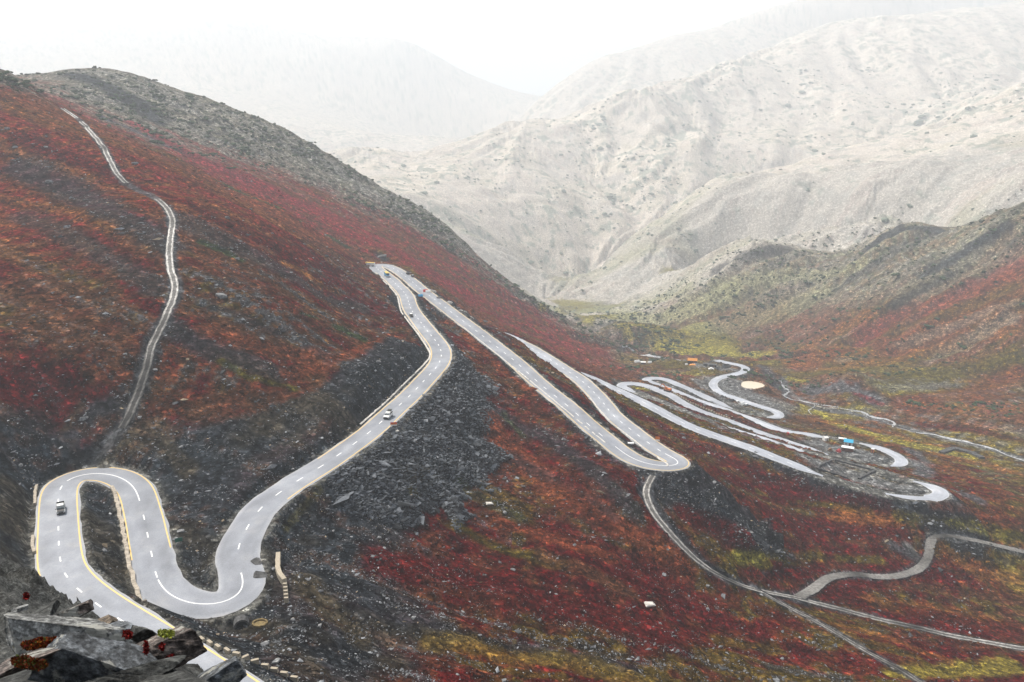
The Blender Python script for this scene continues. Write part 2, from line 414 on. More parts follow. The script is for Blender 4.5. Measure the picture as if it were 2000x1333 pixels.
relief += mid * ((9 + 6 * sstep(.1, .25, A2)) * (ridged(X / 170, Y / 170, 6, 41) - 0.45) + 3.0 * st_big + 1.4 * fbm(X / 14, Y / 14, 4, 43)) * (1 - 0.8 * flat)
relief += far * (70 * (ridged(X / 1100, Y / 1100, 6, 51, 0.36) - 0.25) + 9 * st_far + 2.5 * fbm(X / 60, Y / 60, 4, 57)) * (0.4 + 0.6 * sstep(0.1, 0.35, slope0)) * (1 - .75 * sstep(4900, 6200, R2))
relief *= np.where(A2 < -0.02, 1 - 0.45 * sstep(620, 800, R2) * (1 - sstep(1000, 1500, R2)), 1)
H = H0 + relief


def seg_dist(px, py, Q):
    """distance from points to polyline Q, with the height and length at the foot"""
    best = np.full(px.shape, 1e9); bz = np.zeros(px.shape); bs = np.zeros(px.shape)
    s0 = 0
    for a, b in zip(Q[:-1], Q[1:]):
        d = b - a
        l2 = d[0] ** 2 + d[1] ** 2 + 1e-9
        t = np.clip(((px - a[0]) * d[0] + (py - a[1]) * d[1]) / l2, 0, 1)
        dd = np.hypot(px - a[0] - t * d[0], py - a[1] - t * d[1])
        m = dd < best
        best = np.where(m, dd, best); bz = np.where(m, a[2] + t * d[2], bz); bs = np.where(m, s0 + t * math.sqrt(l2), bs)
        s0 += math.sqrt(l2)
    return best, bz, bs


def carve(Q, hw, reach, cut=1.25, fill=0.92, chunk=14):
    """bench the slope for a road: level bed, cut bank above, tipped fill below"""
    global H
    hi = np.full(H.shape, 1e9); lo = np.full(H.shape, -1e9); dm = np.full(H.shape, 1e9); zz = np.zeros(H.shape)
    for i in range(0, len(Q) - 1, chunk):
        q = Q[i:i + chunk + 1]
        m = (X > q[:, 0].min() - reach) & (X < q[:, 0].max() + reach) & (Y > q[:, 1].min() - reach) & (Y < q[:, 1].max() + reach)
        ii = np.nonzero(m)
        if len(ii[0]) == 0:
            continue
        d, z, _ = seg_dist(X[ii], Y[ii], q)
        e = np.maximum(d - hw, 0)
        wob = 1 + 0.25 * fbm(X[ii] / 9, Y[ii] / 9, 2, 77)
        hi[ii] = np.minimum(hi[ii], np.where(d < reach, z + cut * e * wob, 1e9))
        lo[ii] = np.maximum(lo[ii], np.where(d < reach, z - fill * e * wob, -1e9))
        c = d < dm[ii]
        zz[ii] = np.where(c, z, zz[ii]); dm[ii] = np.where(c, d, dm[ii])
    new = np.minimum(np.maximum(H, lo), hi)
    bed = dm < hw
    new = np.where(bed, zz, new)
    cutm = np.clip((H - new) / 0.5, 0, 1); fillm = np.clip((new - H) / 0.5, 0, 1)
    H = new
    return dm, cutm, fillm


road_bed = ROAD.copy(); road_bed[:, 2] -= 0.22
Hpre = H.copy()
i4 = int(np.argmin(np.hypot(ROAD[:, 0] - PZ(1000, 662, -153)[0], ROAD[:, 1] - PZ(1000, 662, -153)[1])))   # the road narrows from here on
n4 = len(ROAD)
HWS = 5.1 - 1.35 * sstep(i4, i4 + 60, np.arange(n4))
d1, c1_, f1_ = carve(road_bed[i4:], 3.75 + 1.4, 40)
d0, c0_, f0_ = carve(road_bed[:i4 + 1], HW + 1.6, 45)
d_road = np.minimum(d0, d1 + 1.35); m_cut = np.maximum(c0_, c1_); m_fill = np.maximum(f0_, f1_)


def place_line(pts, step=1.5, hw=1.9, reach=12):
    """bench a dirt track into the slope along ground points"""
    P = [at(*p) for p in pts]
    P = np.array([p for p in P if p is not None])
    Q = smooth_line(catmull(P, step), 4, 3)
    q = Q.copy(); q[:, 2] -= 0.1
    d, a, b = carve(q, hw, reach, 1.1, 0.8)
    return Q, d, a, b

# ------------------------------------------------------------------ mesh helpers
def link(name, me, mat=None, parent=None):
    o = bpy.data.objects.new(name, me)
    COL.objects.link(o)
    if mat is not None:
        if isinstance(mat, (list, tuple)):
            for m in mat:
                me.materials.append(m)
        else:
            me.materials.append(mat)
    if parent is not None:
        o.parent = parent
    return o


def tag(o, label=None, cat=None, group=None, kind=None):
    if label: o['label'] = label
    if cat: o['category'] = cat
    if group: o['group'] = group
    if kind: o['kind'] = kind
    return o


def fast_mesh(name, V, Fq, smooth=True):
    """V (n,3) and faces (m,k) as one mesh"""
    me = bpy.data.meshes.new(name)
    V = np.asarray(V, np.float32); Fq = np.asarray(Fq, np.int32)
    k = Fq.shape[1]
    me.vertices.add(len(V)); me.vertices.foreach_set('co', V.ravel())
    me.loops.add(Fq.size); me.loops.foreach_set('vertex_index', Fq.ravel())
    me.polygons.add(len(Fq)); me.polygons.foreach_set('loop_start', np.arange(0, Fq.size, k, dtype=np.int32))
    me.polygons.foreach_set('use_smooth', np.full(len(Fq), smooth))
    me.update(calc_edges=True)
    return me


def grid_faces(na, nb, off=0):
    i = np.arange(na - 1)[:, None] * nb + np.arange(nb - 1)[None]
    i = i.ravel() + off
    return np.stack([i, i + nb, i + nb + 1, i + 1], 1)


def set_col(me, name, C):
    a = me.color_attributes.new(name, 'FLOAT_COLOR', 'POINT')
    C = np.concatenate([C, np.ones((len(C), 4 - C.shape[1]), np.float32)], 1) if C.shape[1] < 4 else C
    a.data.foreach_set('color', C.astype(np.float32).ravel())


def side(Q):
    d = np.gradient(Q[:, :2], axis=0)
    d /= np.linalg.norm(d, axis=1)[:, None] + 1e-9
    return np.stack([d[:, 1], -d[:, 0], np.zeros(len(Q))], 1)      # to the right of travel


def ribbon(Q, offs, lift, zprof=None):
    """cross-section points at the given offsets from the line"""
    S = side(Q)
    V = np.stack([Q + S * o + np.array((0, 0, lift if np.isscalar(lift) else lift[k])) for k, o in enumerate(offs)], 1)
    return V


class Mat:
    def __init__(self, name, rough=0.85, spec=0.2):
        self.m = bpy.data.materials.new(name); self.m.use_nodes = True
        self.n = self.m.node_tree.nodes; self.l = self.m.node_tree.links
        self.b = self.n['Principled BSDF']
        self.b.inputs['Roughness'].default_value = rough
        self.b.inputs['Specular IOR Level'].default_value = spec

    def node(self, t, **kw):
        n = self.n.new(t)
        for k, v in kw.items():
            setattr(n, k, v)
        return n

    def noise(self, scale, detail=6, rough=0.6, vec=None, typ='ShaderNodeTexNoise'):
        n = self.n.new(typ)
        n.inputs['Scale'].default_value = scale
        if typ == 'ShaderNodeTexNoise':
            n.inputs['Detail'].default_value = detail; n.inputs['Roughness'].default_value = rough
        if vec is not None:
            self.l.new(vec, n.inputs['Vector'])
        return n

    def ramp(self, fac, stops):
        r = self.n.new('ShaderNodeValToRGB')
        self.l.new(fac, r.inputs['Fac'])
        e = r.color_ramp.elements
        while len(e) < len(stops):
            e.new(0.5)
        for k, (p, c) in enumerate(stops):
            e[k].position = p
            e[k].color = (c, c, c, 1) if np.isscalar(c) else (*c, 1)
        return r.outputs['Color']

    def mix(self, fac, a, b, mode='MIX'):
        m = self.n.new('ShaderNodeMix'); m.data_type = 'RGBA'; m.blend_type = mode
        for sock, val in ((m.inputs[0], fac), (m.inputs[6], a), (m.inputs[7], b)):
            if isinstance(val, bpy.types.NodeSocket):
                self.l.new(val, sock)
            elif np.isscalar(val):
                sock.default_value = val
            else:
                sock.default_value = (*val, 1)
        return m.outputs[2]

    def math(self, op, a, b=0.0):
        m = self.n.new('ShaderNodeMath'); m.operation = op
        for k, val in enumerate((a, b)):
            if isinstance(val, bpy.types.NodeSocket):
                self.l.new(val, m.inputs[k])
            else:
                m.inputs[k].default_value = val
        return m.outputs[0]

    def bump(self, h, strength=0.5, dist=0.1, prev=None):
        b = self.n.new('ShaderNodeBump')
        b.inputs['Strength'].default_value = strength; b.inputs['Distance'].default_value = dist
        self.l.new(h, b.inputs['Height'])
        if prev is not None:
            self.l.new(prev, b.inputs['Normal'])
        return b.outputs[0]

    def out(self, col=None, nrm=None, rough=None):
        if col is not None:
            self.l.new(col, self.b.inputs['Base Color'])
        if nrm is not None:
            self.l.new(nrm, self.b.inputs['Normal'])
        if rough is not None:
            self.l.new(rough, self.b.inputs['Roughness'])
        return self.m

TRK = [place_line(p) for p in (
    [(122, 212), (150, 230), (175, 255), (198, 283), (214, 310), (228, 338), (243, 358), (262, 368), (285, 378), (308, 390), (326, 406), (338, 425), (336, 455), (331, 490), (335, 525), (345, 560),
     (338, 590), (322, 620), (305, 655), (292, 690), (281, 730), (269, 765), (258, 800), (240, 835), (216, 865), (196, 890), (182, 908)],
    [(1275, 929), (1264, 940), (1258, 955), (1265, 985), (1290, 1020), (1330, 1065), (1370, 1105), (1420, 1135), (1490, 1155), (1560, 1168), (1640, 1190), (1740, 1215), (1850, 1240), (1990, 1265), (2100, 1285)],
    [(1470, 1148), (1530, 1180), (1600, 1215), (1680, 1265), (1760, 1310), (1830, 1350)],
    [(1560, 1166), (1590, 1147), (1612, 1130), (1642, 1120), (1690, 1124), (1740, 1127), (1783, 1116), (1810, 1098), (1817, 1072), (1808, 1048), (1838, 1044), (1900, 1054), (1990, 1075), (2080, 1095)])]
d_trk = np.minimum(np.minimum(TRK[0][1], TRK[1][1]), np.minimum(TRK[2][1], TRK[3][1]))
m_trkcut = np.maximum(np.maximum(TRK[0][2], TRK[1][2]), np.maximum(TRK[0][3], TRK[1][3]))

# a dug basin for the settling pond
pc = at(1469, 752)
pond_z = pc[2] - 0.3
ang = np.arctan2(Y - pc[1], X - pc[0])
pr = 1 + 0.10 * np.sin(2 * ang + 0.7) + 0.07 * np.sin(3 * ang + 2)
pond_e = np.hypot((X - pc[0]) / 9.5, (Y - pc[1]) / 11.5) / pr
basin = np.where(pond_e < 1.0, pond_z - 0.8, np.minimum(pond_z - 0.8 + (pond_e - 1.0) * 12, pond_z + 1.2))
w_b = 1 - sstep(1.25, 1.7, pond_e)
H = H * (1 - w_b) + basin * w_b
# the spoil mound by the stream
mc = at(1655, 768)
me_ = np.exp(-(((X - mc[0] - 0.25 * (Y - mc[1])) / 26) ** 2 + ((Y - mc[1]) / 30) ** 2) ** 1.4)
H = H + 8.0 * me_ * (1 + 0.12 * fbm(X / 12, Y / 12, 3, 91))

# cover laid along lines of ground points (kind, points, half width)
STROKES = [
    ('rust', [(60, 190), (200, 262), (400, 345), (600, 455), (715, 515)], 30, dict(k=.75)),
    ('red', [(30, 262), (130, 305), (215, 342), (320, 380), (420, 430), (560, 500)], 11, dict(k=.9, nz=.3)),
    ('slate', [(40, 330), (150, 380), (280, 450), (330, 480)], 26, dict(k=.8)),
    ('slate', [(360, 430), (480, 490), (600, 560), (700, 600)], 24, dict(k=.65)),
    ('slate', [(40, 420), (150, 470), (300, 560)], 22, dict(k=.6)),
    ('slate', [(330, 640), (420, 690), (540, 735)], 22, dict(k=.8)),
    ('slate', [(390, 590), (560, 660), (640, 690)], 10, dict(k=.6)),
    ('brown', [(40, 560), (180, 640), (245, 690)], 30, dict(k=.7)),
    ('red', [(40, 740), (100, 770), (160, 790)], 30, dict(k=.85)),
    ('rust', [(400, 640), (500, 680), (650, 700)], 16, dict(k=.6)),
    ('brown', [(400, 790), (500, 780), (570, 770)], 24, dict(k=.75)),
    ('rust', [(560, 730), (640, 715), (740, 665)], 14, dict(k=.7)),
    ('green', [(420, 352), (500, 388), (555, 412)], 3.5, dict(rmin=300)),
    ('green', [(585, 432), (640, 460), (682, 485)], 4),
    ('green', [(392, 474), (430, 488), (470, 508)], 7),
    ('green', [(655, 638), (712, 664)], 6), ('green', [(590, 613), (620, 622)], 5),
    ('olive', [(430, 705), (480, 735), (575, 760)], 8), ('green', [(440, 712), (460, 720)], 7),
    ('orange', [(556, 516), (590, 532), (625, 552)], 7),
    ('slate', [(140, 145), (200, 165), (265, 200), (305, 235)], 18, dict(k=.9)),
    ('scree', [(200, 228), (330, 285), (480, 352)], 9, dict(rmin=640, nz=.3)),
    ('crimson', [(260, 245), (400, 312), (560, 385), (700, 445), (800, 505), (900, 565)], 20, dict(rmin=640, k=.85)),
    ('crimson', [(900, 565), (1060, 640), (1180, 690)], 14, dict(rmin=640, k=.6)),
    ('rust', [(780, 545), (900, 600), (1100, 700)], 22, dict(k=.6, rmin=600)),
    ('olive', [(740, 490), (840, 560), (960, 620), (1060, 665)], 7, dict(k=.6, rmin=600)),
    ('slate', [(742, 500), (752, 508)], 12),
    ('dark', [(880, 720), (930, 800), (900, 890), (860, 940)], 42, dict(k=.9)),
    ('slate', [(820, 820), (820, 900), (760, 1000), (690, 1080), (760, 1180), (840, 1230)], 56, dict(k=.85)),
    ('slate', [(560, 1050), (640, 1060), (640, 1120)], 60, dict(k=.9)),
    ('slate', [(430, 1230), (540, 1240), (640, 1270), (760, 1290)], 60, dict(k=.85)),
    ('slate', [(20, 860), (60, 900), (30, 1000)], 45, dict(k=.9)),
    ('slate', [(330, 900), (400, 950), (400, 1080)], 50, dict(k=.85)),
    ('slate', [(200, 1000), (200, 1100)], 25, dict(k=.9)),
    ('slate', [(330, 900), (450, 868), (560, 828), (670, 768), (750, 712), (800, 675)], 46, dict(k=.92, nz=.35, streak=.1, soft=.2)),
    ('dark', [(480, 850), (600, 810), (700, 750), (770, 700)], 22, dict(k=.6)),
    ('slate', [(60, 880), (120, 870), (190, 800), (240, 790)], 20, dict(k=.9, nz=.3)),
    ('soil', [(590, 1130), (640, 1190), (690, 1240)], 22, dict(k=.8)), ('soil', [(540, 1260), (620, 1300)], 22, dict(k=.5)),
    ('soil', [(300, 830), (330, 880), (370, 920)], 14, dict(k=.7)), ('soil', [(230, 860), (280, 870)], 14, dict(k=.6)),
    ('slate', [(950, 790), (1080, 860), (1180, 940), (1240, 1000)], 22, dict(k=.75)),
    ('rust', [(960, 830), (1080, 950), (1240, 1050), (1330, 1100)], 26, dict(k=.8)),
    ('slate', [(1010, 900), (1200, 1010)], 14, dict(k=.5)),
    ('red', [(740, 1090), (900, 1130), (1100, 1190), (1300, 1230)], 34, dict(k=.9)),
    ('red', [(1000, 1000), (1150, 1070), (1300, 1140), (1400, 1200)], 26, dict(k=.7)),
    ('rust', [(960, 1010), (1100, 1060), (1200, 1090)], 14, dict(k=.7)),
    ('olive', [(800, 950), (900, 1030), (1000, 1080), (1100, 1100)], 12, dict(k=.85)),
    ('olive', [(960, 960), (1020, 1000)], 22, dict(k=.6)),
    ('brown', [(1060, 1085), (1150, 1120), (1230, 1160)], 16, dict(k=.8)),
    ('slate', [(660, 1190), (850, 1240), (1050, 1270), (1240, 1310)], 16, dict(k=.8)),
    ('ochre', [(840, 1255), (950, 1265), (1100, 1290), (1250, 1325)], 24, dict(k=.7)),
    ('olive', [(900, 1290), (1100, 1320)], 12, dict(k=.6)),
    ('slate', [(1300, 965), (1370, 975), (1430, 1000)], 26, dict(k=.95)),
    ('rust', [(872, 632), (930, 680), (980, 725), (1040, 765)], 12, dict(k=.95, nz=.3)),
    ('slate', [(850, 600), (900, 640), (1000, 720), (1100, 800), (1180, 870)], 7, dict(k=.9)),
    ('slate', [(960, 670), (1060, 740), (1150, 800), (1250, 885)], 8, dict(k=.9)),
    ('rust', [(1015, 672), (1070, 705), (1115, 740), (1150, 785)], 6, dict(k=.95, nz=.3)),
    ('slate', [(1130, 745), (1220, 820), (1300, 895), (1350, 930)], 13, dict(k=.9)),
    ('red', [(1190, 772), (1270, 820), (1360, 870), (1480, 930), (1560, 960)], 22, dict(k=.95)),
    ('rust', [(1260, 850), (1340, 900)], 14, dict(k=.6)),
    ('gravel', [(1240, 766), (1330, 800), (1420, 842), (1560, 878)], 15, dict(k=.85)), ('gravel', [(1290, 748), (1400, 790), (1500, 825), (1600, 860)], 9, dict(k=.8)), ('gravel', [(1360, 745), (1420, 785), (1500, 812)], 10, dict(k=.8)), ('gravel', [(1130, 742), (1170, 752), (1230, 750)], 8, dict(k=.7)),
    ('lime', [(1238, 757), (1262, 762)], 6, dict(k=.8)), ('olive', [(1290, 745), (1310, 750)], 4),
    ('slate', [(1350, 780), (1440, 820), (1560, 862)], 8, dict(k=.6)),
    ('red', [(1410, 808), (1500, 838), (1560, 858)], 4, dict(k=.9, nz=.2)), ('red', [(1330, 815), (1420, 840), (1560, 875)], 5, dict(k=.6, nz=.2)),
    ('gravel', [(1580, 895), (1650, 920), (1720, 940), (1780, 958)], 20, dict(k=.9, nz=.3)), ('slate', [(1700, 955), (1790, 965)], 10, dict(k=.7)),
    ('gravel', [(1600, 868), (1660, 880), (1730, 905)], 14, dict(k=.9)), ('scree', [(1780, 880), (1810, 905), (1800, 930)], 14, dict(k=.8)), ('scree', [(1830, 945), (1880, 965), (1910, 975)], 12, dict(k=.85)),
    ('gravel', [(1420, 745), (1460, 775), (1520, 800)], 26, dict(k=.85)), ('scree', [(1490, 720), (1520, 760)], 12, dict(k=.8)), ('gravel', [(1360, 712), (1430, 722)], 10, dict(k=.9)),
    ('tan', [(1365, 718), (1378, 738)], 3, dict(k=.8)),
    ('slate', [(1280, 740), (1360, 775), (1420, 800)], 6, dict(k=.5)),
    ('brown', [(1280, 715), (1340, 725)], 10, dict(k=.6)), ('crimson', [(1300, 728), (1350, 735)], 5, dict(k=.6)),
    ('olive', [(1530, 830), (1600, 842), (1650, 850)], 9, dict(k=.7)),
    ('lime', [(1600, 805), (1650, 835), (1720, 858), (1780, 872)], 13, dict(k=.85)), ('orange', [(1680, 850), (1780, 862), (1830, 870)], 6, dict(k=.8)),
    ('orange', [(1840, 890), (1920, 905), (1980, 925)], 14, dict(k=.7)), ('lime', [(1870, 905), (1930, 915)], 7, dict(k=.6)),
    ('scree', [(1530, 740), (1535, 775), (1600, 800), (1700, 815), (1760, 835), (1850, 858), (1990, 893)], 7, dict(k=.85, nz=.3)),
    ('rust', [(1800, 905), (1880, 930), (1960, 960)], 12, dict(k=.7)), ('rust', [(1760, 930), (1850, 950)], 6, dict(k=.7)),
    ('scree', [(1590, 765), (1650, 752), (1715, 785)], 20, dict(k=.9)), ('rust', [(1620, 752), (1660, 748)], 6, dict(k=.8)), ('crimson', [(1670, 770), (1720, 790)], 6, dict(k=.7)),
    ('lime', [(1320, 690), (1400, 690), (1480, 697)], 11, dict(k=.8)), ('olive', [(1100, 605), (1180, 640), (1260, 668)], 10, dict(k=.7)),
    ('lime', [(1540, 740), (1570, 745)], 8, dict(k=.8)), ('scree', [(1215, 680), (1280, 697), (1340, 705)], 5, dict(k=.8)),
    ('crimson', [(1560, 715), (1700, 655), (1850, 590), (1980, 520)], 22, dict(k=.4)),
    ('rust', [(1640, 700), (1800, 640), (1980, 560)], 30, dict(k=.5)), ('rust', [(1760, 790), (1880, 770), (1990, 740)], 26, dict(k=.6)),
    ('red', [(1800, 830), (1880, 840), (1990, 860)], 9, dict(k=.7)),
    ('olive', [(1580, 730), (1700, 715), (1850, 690)], 13, dict(k=.6)), ('tan', [(1700, 745), (1840, 690), (1980, 620)], 10, dict(k=.5)),
    ('orange', [(1450, 700), (1600, 660), (1700, 610)], 10, dict(k=.4)),
    ('slate', [(1560, 600), (1700, 520), (1800, 470)], 16, dict(k=.5)), ('slate', [(1800, 540), (1900, 480), (1970, 440)], 9, dict(k=.85)),
    ('slate', [(1700, 480), (1760, 450), (1830, 450)], 14, dict(k=.85)), ('slate', [(1400, 530), (1470, 495), (1540, 490)], 12, dict(k=.7)),
    ('olive', [(1250, 640), (1400, 600), (1500, 560)], 18, dict(k=.35)),
    ('red', [(1330, 1000), (1400, 1030), (1460, 1055)], 18, dict(k=.95)),
    ('olive', [(1430, 1090), (1500, 1095), (1600, 1085)], 12, dict(k=.8)), ('lime', [(1440, 1085), (1480, 1090)], 9, dict(k=.6)),
    ('red', [(1420, 930), (1560, 975), (1720, 1000)], 20, dict(k=.9)), ('olive', [(1480, 962), (1600, 985), (1700, 1003)], 6, dict(k=.8)),
    ('red', [(1500, 1010), (1620, 1030), (1760, 1040)], 18, dict(k=.85)), ('orange', [(1640, 1000), (1760, 1020)], 10, dict(k=.6)),
    ('olive', [(1750, 1010), (1900, 1020), (1990, 1045)], 8, dict(k=.8)), ('rust', [(1820, 985), (1960, 1000)], 10, dict(k=.6)),
    ('red', [(1500, 1110), (1560, 1120), (1600, 1110)], 12, dict(k=.95)), ('red', [(1620, 1160), (1700, 1135)], 17, dict(k=.95)),
    ('olive', [(1640, 1090), (1720, 1095)], 8, dict(k=.8)),
    ('orange', [(1840, 1080), (1900, 1110), (1980, 1130)], 14, dict(k=.6)), ('red', [(1850, 1100), (1890, 1130)], 10, dict(k=.7)),
    ('orange', [(1700, 1175), (1800, 1190), (1960, 1220)], 14, dict(k=.55)), ('red', [(1780, 1200), (1900, 1225), (1980, 1230)], 14, dict(k=.8)),
    ('red', [(1240, 1260), (1400, 1250), (1560, 1280)], 26, dict(k=.85)), ('red', [(1480, 1190), (1560, 1215)], 14, dict(k=.7)),
    ('lime', [(1740, 1320), (1850, 1310), (1980, 1300)], 16, dict(k=.7)), ('olive', [(1620, 1230), (1750, 1270), (1800, 1290)], 12, dict(k=.6)),
    ('slate', [(1500, 1300), (1650, 1325)], 10, dict(k=.6)),
    ('gravel', [(1770, 1068), (1790, 1085)], 8, dict(k=.8)),
    ('grey', [(1810, 1045), (1900, 1055), (1990, 1078)], 5, dict(k=.9, nz=.2)), ('scree', [(1740, 1065), (1780, 1085)], 9, dict(k=.8)),
    ('scree', [(1440, 1012), (1490, 1060), (1550, 1090)], 5, dict(k=.8)), ('slate', [(1250, 940), (1300, 1010), (1380, 1100), (1440, 1140)], 7, dict(k=.85)),
    ('tan', [(890, 700), (840, 770), (790, 825)], 4, dict(k=.5, nz=.5)), ('grey', [(800, 830), (740, 870), (680, 905), (610, 945)], 6, dict(k=.7, nz=.6)),
    ('grey', [(505, 1180), (480, 1195), (440, 1200)], 5, dict(k=.8)), ('grey', [(490, 1110), (505, 1130)], 4, dict(k=.8)),
    ('olive', [(620, 960), (560, 1030)], 8, dict(k=.5)), ('green', [(985, 815), (1020, 850)], 8, dict(k=.6)), ('green', [(900, 945), (960, 990), (1010, 1010)], 14, dict(k=.6)),
    ('soil', [(600, 1140), (650, 1190), (700, 1250)], 30, dict(k=.75, nz=.4)),
    ('lime', [(1060, 600), (1150, 625), (1230, 655)], 9, dict(k=.6, rmin=900)), ('olive', [(1360, 650), (1480, 660), (1560, 680)], 14, dict(k=.6)), ('lime', [(1290, 680), (1400, 683), (1500, 690)], 14, dict(k=.7)),
    ('lime', [(1620, 820), (1700, 848), (1800, 872), (1900, 893)], 13, dict(k=.8)), ('orange', [(1560, 815), (1640, 826), (1760, 850)], 8, dict(k=.7)),
    ('orange', [(1480, 705), (1560, 715), (1640, 722)], 10, dict(k=.5)), ('olive', [(1740, 735), (1850, 720), (1980, 690)], 13, dict(k=.6)),
    ('olive', [(1900, 1020), (1990, 1050)], 10, dict(k=.7)), ('lime', [(1850, 1020), (1960, 1050)], 5, dict(k=.5)), ('orange', [(1620, 1010), (1720, 1025)], 9, dict(k=.5)),
    ('orange', [(1560, 1200), (1700, 1240), (1850, 1290)], 9, dict(k=.5)), ('lime', [(1440, 1090), (1500, 1100)], 9, dict(k=.6)), ('olive', [(1400, 1250), (1520, 1270)], 12, dict(k=.6)),
    ('tan', [(1980, 590), (1800, 660), (1640, 705)], 8, dict(k=.4)), ('olive', [(1980, 560), (1850, 610), (1700, 670)], 9, dict(k=.5)), ('orange', [(1980, 640), (1830, 680), (1660, 715)], 12, dict(k=.45)),
    ('slate', [(1980, 470), (1850, 540), (1740, 600)], 7, dict(k=.6)), ('olive', [(1990, 700), (1850, 735), (1700, 745)], 10, dict(k=.6)), ('orange', [(1990, 800), (1880, 800), (1780, 790)], 12, dict(k=.5)),
    ('soil', [(275, 760), (250, 830), (230, 870), (200, 900)], 22, dict(k=.7, nz=.5)), ('soil', [(160, 790), (130, 835)], 6, dict(k=.7)),
    ('lime', [(1560, 790), (1600, 810)], 8, dict(k=.6)), ('olive', [(1300, 715), (1400, 725)], 8, dict(k=.6)),
    ('fargrass', [(1075, 598), (1150, 612), (1230, 625), (1330, 610), (1420, 575)], 30, dict(k=.8, rmin=900)), ('fargrass', [(1180, 600), (1260, 590), (1340, 565)], 22, dict(k=.6, rmin=1100)),
    ('lime', [(1090, 608), (1150, 622), (1220, 640)], 10, dict(k=.5, rmin=900)), ('fargrass', [(1360, 640), (1500, 610), (1600, 580)], 28, dict(k=.45, rmin=800)),
    ('gravel', [(1590, 868), (1660, 884), (1740, 908), (1790, 905)], 18, dict(k=.85)), ('gravel', [(1590, 905), (1680, 935), (1780, 960), (1850, 965)], 22, dict(k=.8)), ('gravel', [(1395, 745), (1440, 775), (1530, 790)], 24, dict(k=.7)),
    ('slate', [(1495, 735), (1530, 760)], 10, dict(k=.6)), ('gravel', [(1530, 745), (1545, 770), (1600, 795), (1700, 815), (1760, 832), (1850, 856), (1990, 895)], 6, dict(k=.7)),
    ('fargrass', [(1400, 560), (1540, 540), (1680, 520)], 18, dict(k=.5, rmin=900)),
]

# ------------------------------------------------------------------ what grows and lies where: ground colour, far rock lightened in place of haze
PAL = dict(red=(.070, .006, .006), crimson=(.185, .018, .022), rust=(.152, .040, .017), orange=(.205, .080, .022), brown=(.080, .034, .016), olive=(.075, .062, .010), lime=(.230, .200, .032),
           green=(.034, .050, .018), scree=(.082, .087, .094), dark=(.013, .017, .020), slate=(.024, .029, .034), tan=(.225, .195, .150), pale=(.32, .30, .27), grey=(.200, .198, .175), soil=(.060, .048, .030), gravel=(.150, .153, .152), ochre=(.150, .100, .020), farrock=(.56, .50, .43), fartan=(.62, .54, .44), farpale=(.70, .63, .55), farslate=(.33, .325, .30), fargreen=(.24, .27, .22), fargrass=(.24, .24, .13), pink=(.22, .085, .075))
PAL = {k: np.array(v, np.float32) for k, v in PAL.items()}
s1 = streaks(X, Y, gx0, gy0, 12, 1.0, 61, 11)
s2 = streaks(X, Y, gx0, gy0, 38, 3.2, 62, 15)
s3 = streaks(X, Y, gx0, gy0, 95, 8, 63, 15)
b1 = fbm(X / 38, Y / 38, 5, 71)
b2 = fbm(X / 90, Y / 90, 5, 72)
b3 = fbm(X / 7, Y / 7, 4, 73)
hf = (rng.random(X.shape, dtype=np.float32) - 0.5)
C = np.empty(X.shape + (3,), np.float32)


def paint(mask, col, k=1.0):
    global C
    m = np.clip(mask * k, 0, 1)[..., None].astype(np.float32)
    C = C * (1 - m) + PAL[col] * m


Tn0 = H / R2
# near and middle ground: heath in autumn over stony slope
C[:] = PAL['brown']
paint(sstep(-0.4, 1.2, s2 * 0.7 + s3 * .6 + b1 + s1 * 0.35), 'rust')
paint(sstep(0.0, 1.2, s3 * 0.9 + b2 * 2 - s2 * .3 + s1 * 0.3), 'red')
paint(sstep(0.6, 1.7, -s3 * 0.9 - b2 * 2.5 + s2 * .4), 'olive', 0.8)
paint(sstep(0.8, 2.0, s2 * .8 - s3 * .7 + b3), 'orange', 0.6)
rockn = s1 * 0.5 + s2 * 0.8 - s3 * .5 + b3 * 0.6


def stroke(col, pts, w, k=1.0, rmin=60, soft=0.5, nz=0.6, streak=0.25, rmax=1e9):
    """lay a kind of cover along a line of ground points; w is its half width on the ground, in frame units at that distance"""
    P = [at(u, v, rmin) for u, v in pts]
    P = [p for p in P if p is not None]
    if not P:
        return
    Wm = [w * np.linalg.norm(p) / F for p in P]
    if len(P) == 1:
        P.append(P[0] + 0.01); Wm.append(Wm[0])
    best = None
    x0 = min(p[0] for p in P); x1 = max(p[0] for p in P); y0 = min(p[1] for p in P); y1 = max(p[1] for p in P); mw = max(Wm) * 2.2
    ii = np.nonzero((X > x0 - mw) & (X < x1 + mw) & (Y > y0 - mw * 3) & (Y < y1 + mw * 3))
    px, py, pz = X[ii], Y[ii], H[ii]
    best = np.full(px.shape, 1e9)
    for a, b, wa, wb in zip(P[:-1], P[1:], Wm[:-1], Wm[1:]):
        d = b - a
        t = np.clip(((px - a[0]) * d[0] + (py - a[1]) * d[1] + (pz - a[2]) * d[2]) / (d @ d + 1e-9), 0, 1)
        dd = np.sqrt((px - a[0] - t * d[0]) ** 2 * 1.0 + (py - a[1] - t * d[1]) ** 2 * 0.35 + (pz - a[2] - t * d[2]) ** 2) / (wa + (wb - wa) * t)
        best = np.minimum(best, dd)
    best = best + nz * (b3[ii] * 0.8 + b1[ii] * 0.6) - streak * 0.35 * s2[ii]
    m = (1 - sstep(1 - soft, 1 + soft, best)) * k
    C[ii] = C[ii] * (1 - m[:, None]) + PAL[col] * m[:, None]
    return ii, m


